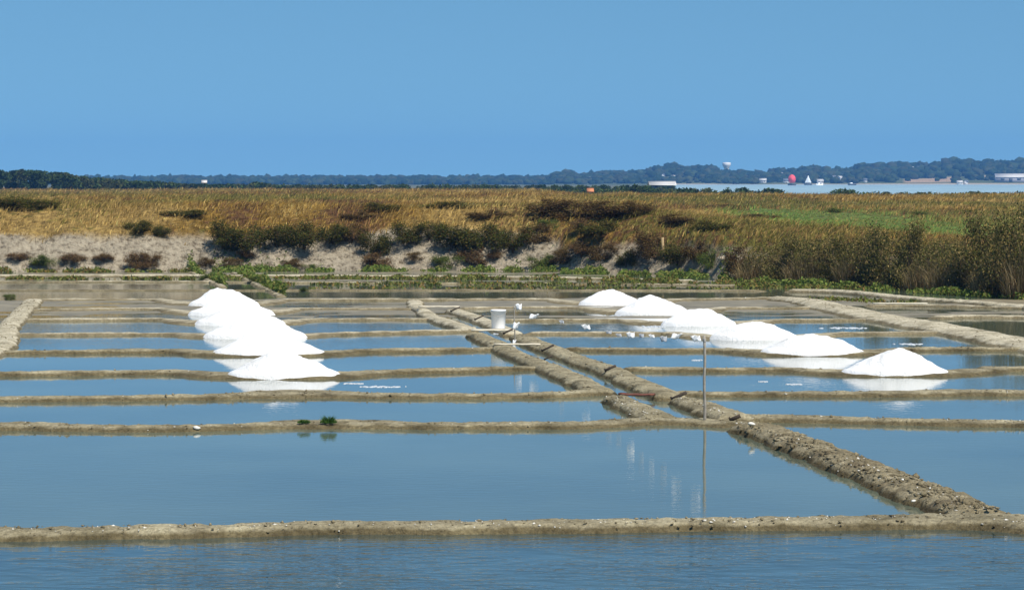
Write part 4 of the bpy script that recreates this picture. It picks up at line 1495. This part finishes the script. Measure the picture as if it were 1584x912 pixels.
link('hill_wood', mesh_np('hill_wood', np.vstack(cv), [np.vstack(cf)], np.clip(np.vstack(ccol), .01, .5), True), M['leaf'], label='wooded hills across the bay, blue with distance', cat='wood', kind='stuff')


def house(c, w, d, h, roof, rz, label, group, rh=.38, name='house'):
    o = link(name, None, label=label, cat=name.replace('_', ' '), group=group)
    o.location = c
    o.rotation_euler = (0, 0, rz)
    b = MB()
    b.box((0, 0, h / 2 - .6), (w, d, h + 1.2))
    a = w / 2 - .002
    g = d * rh
    b.add([(-a, -d / 2 + .1, h - .02), (-a, d / 2 - .1, h - .02), (-a, 0, h + g), (a, -d / 2 + .1, h - .02), (a, d / 2 - .1, h - .02), (a, 0, h + g)], [], [(0, 2, 1), (3, 4, 5)])
    link('wall', b.mesh('wall'), M['whitewall' if name == 'house' else 'shedwall'], o)
    b = MB()
    e = .35
    for s in (-1, 1):
        y0, y1 = s * (d / 2 + e), 0
        z0, z1 = h - .25, h + g + .1
        A = [(-w / 2 - e, y0, z0), (w / 2 + e, y0, z0), (w / 2 + e, y1, z1), (-w / 2 - e, y1, z1)]
        b.add(A + [(x, y, z - .18) for x, y, z in A], [(0, 1, 2, 3), (7, 6, 5, 4), (0, 4, 5, 1), (1, 5, 6, 2), (2, 6, 7, 3), (3, 7, 4, 0)])
    link('roof', b.mesh('roof'), M[roof], o)
    for s in (-1, 1):
        b = MB()
        b.box((s * w * .27, -d / 2 - .02, h * .55), (w * .12, .1, h * .35))
        link('window', b.mesh('window'), M['hull'], o)
    b = MB()
    b.box((0, -d / 2 - .02, h * .35), (w * .11, .1, h * .7))
    link('door', b.mesh('door'), M['shedwall'] if name == 'house' else M['hull'], o)
    return o


hl = ['white house with pale roof under the woods, leftmost on the far shore', 'small white house high on the slope, left of the water tower', 'pale roofed white house on the slope left of the water tower',
      'pale roofed house right of the water tower, leftmost of its pair', 'dark roofed house right of the water tower', 'pale roofed house on the shore left of the red sail',
      'dark roofed white house on the slope left of the red sail', 'broad pale house on the slope just left of the red sail', 'dark roofed white house right of the white sail', 'pale roofed house on the slope right of the white sail',
      'pale roofed house high in the woods on the right hill', 'dark roofed house high in the woods on the right hill', 'pale roofed house on the right shore, left of its pair', 'dark roofed house on the right shore, right of its pair',
      'pale roofed house at the waterline right of the white sail', 'dark roofed house at the waterline behind the red sail', 'small dark roofed house at the shore below the right hill']
for (px, py, w, rf, g), c, lb in zip(HOUSES, house_pts, hl):
    W = w * c[1] / F
    house(c, W * .9, W * .6, 2.4, rf, (.0, 1.2)[g] + rng.normal(0, .2), lb, 'white houses on the far shore')
c = hill_pt(1562, .09)
house(c, 24, 9, 4.0, 'zinc', -.05, 'long low building with a broad white roof at the right edge', None, .3, 'hall')
house(far(1024, 292.5, 620), 4.9, 3.2, 1.15, 'zinc', .05, 'low shed with a pale flat roof beside dark bushes, before the bay', None, .12, 'shed')
house(far(913, 294.5, 430), .28, .24, .15, 'tile', .1, 'tiny hut with an orange roof on the field horizon', None, .35, 'hut')
house(far(316, 279, 640) - np.array([0, 0, .62]), .5, .5, .45, 'zinc', .1, 'white roof peeping over the dark wood at the left', None, .3, 'roofed_hut')

# water tower on the ridge
c = hill_pt(1127, 1.0) + np.array([0, 30, 0])
tz = far(1127, 251.5, c[1])[2] - c[2]
wt = link('water_tower', None, label='white water tower rising above the wooded ridge', cat='water tower')
wt.location = c
b = MB()
b.lathe([(3.3, -3), (3.0, 0), (2.4, tz * .35), (2.3, tz * .55)], 24)
link('shaft', b.mesh('shaft', True), M['concrete'], wt)
b = MB()
b.lathe([(2.3, tz * .55), (3.0, tz * .66), (4.0, tz * .80), (4.1, tz * .82), (4.1, tz * .97), (3.8, tz), (0.01, tz * 1.02)], 24)
link('tank', b.mesh('tank', True), M['concrete'], wt)


def sailboat(px, py, wpx, hpx, sail, label, belly):
    c = at(px, py, -.05)
    m_ = c[1] / F
    o = link('sailboat', None, label=label, cat='sailboat', group='boats on the bay')
    o.location = c
    L = max(6.0, wpx * m_ * 1.1)
    b = MB()
    st = np.linspace(-1, 1, 9)
    V = []
    for s in st:
        wd = L * .16 * (1 - abs(s) ** 2.4) + .05
        V += [(s * L / 2, -wd, 1.0), (s * L / 2 * .9, -wd * .5, .0), (s * L / 2 * .85, 0, -.5), (s * L / 2 * .9, wd * .5, 0), (s * L / 2, wd, 1.0)]
    q_ = [(i * 5 + j, i * 5 + j + 1, (i + 1) * 5 + j + 1, (i + 1) * 5 + j) for i in range(8) for j in range(4)] + [(i * 5 + 4, i * 5, (i + 1) * 5, (i + 1) * 5 + 4) for i in range(8)]
    b.add(V, q_)
    link('hull', b.mesh('hull'), M['hull'], o)
    b = MB()
    hh = hpx * m_
    b.tube([(0, 0, .8), (0, 0, hh)], .1, 6)
    link('mast', b.mesh('mast'), M['wood'], o)
    V = []
    nu, nv = 11, 11
    for j in range(nv):
        v = j / (nv - 1)
        ww = wpx * m_ * (math.sqrt(max(.03, 1 - (2 * v - .9) ** 2 * .8)) if belly else (1 - v) * .95 + .05)
        for i in range(nu):
            u_ = i / (nu - 1) - .5
            V.append((u_ * ww, -.3 - (belly * 2.0 + .5) * math.cos(u_ * math.pi) * math.sin(math.pi * (.15 + .8 * v)), 1.6 + v * (hh - 1.8)))
    n_ = len(V)
    V += [(x, y + .08, z) for x, y, z in V]
    q_ = [(j * nu + i, j * nu + i + 1, (j + 1) * nu + i + 1, (j + 1) * nu + i) for j in range(nv - 1) for i in range(nu - 1)]
    q_ += [tuple(n_ + k_ for k_ in reversed(f)) for f in q_]
    link('sail', mesh_np('sail', V, [np.array(q_)], smooth=True), M[sail], o)


sailboat(1225, 286.6, 11.5, 17, 'redsail', 'sailboat with a rounded red sail on the bay', 1)
sailboat(1250, 286.2, 10, 15, 'rag', 'sailboat with a white sail right of the red one', 0)
GBO = 'small moored boats on the bay'
for px, py, L, lb in [(1268, 287, 11, 'white boat moored right of the white sail'),
                      (1318, 286.5, 14, 'dark low boat near the far shore')]:
    c = at(px, py, -.05)
    m_ = c[1] / F
    o = link('moored_boat', None, label=lb, cat='boat', group=GBO)
    o.location = c
    l_ = L * m_
    b = MB()
    st = np.linspace(-1, 1, 9)
    V = []
    for s in st:
        wd = l_ * .15 * (1 - abs(s) ** 3) + .05
        V += [(s * l_ / 2, -wd, .9 + .4 * s * s), (s * l_ / 2 * .9, -wd * .6, -.3), (s * l_ / 2 * .9, wd * .6, -.3), (s * l_ / 2, wd, .9 + .4 * s * s)]
    b.add(V, [(i * 4 + j, i * 4 + (j + 1) % 4, (i + 1) * 4 + (j + 1) % 4, (i + 1) * 4 + j) for i in range(8) for j in range(4)])
    link('hull', b.mesh('hull'), M['hull' if 'dark' in lb else 'plastic'], o)
    b = MB()
    b.box((-.1 * l_, 0, 1.3), (l_ * .3, l_ * .12, .9))
    link('cabin', b.mesh('cabin'), M['plastic'], o)

# ------------------------------------------------------------------ haze
b = MB()
b.box((0, 1690, 24), (6100, 3560, 51))
hz_ = link('haze', b.mesh('haze'), None, kind='stuff', label='thin blue sea haze over bay and marsh', cat='haze')
mh = bpy.data.materials.new('sea_haze')
mh.use_nodes = True
nt = mh.node_tree
nt.nodes.remove(nt.nodes['Principled BSDF'])
pv = nt.nodes.new('ShaderNodeVolumePrincipled')
pv.inputs['Color'].default_value = (.16, .46, 1.0, 1)
pv.inputs['Density'].default_value = 1.7e-4
pv.inputs['Anisotropy'].default_value = 0.0
nt.links.new(pv.outputs[0], nt.nodes['Material Output'].inputs['Volume'])
hz_.data.materials.append(mh)
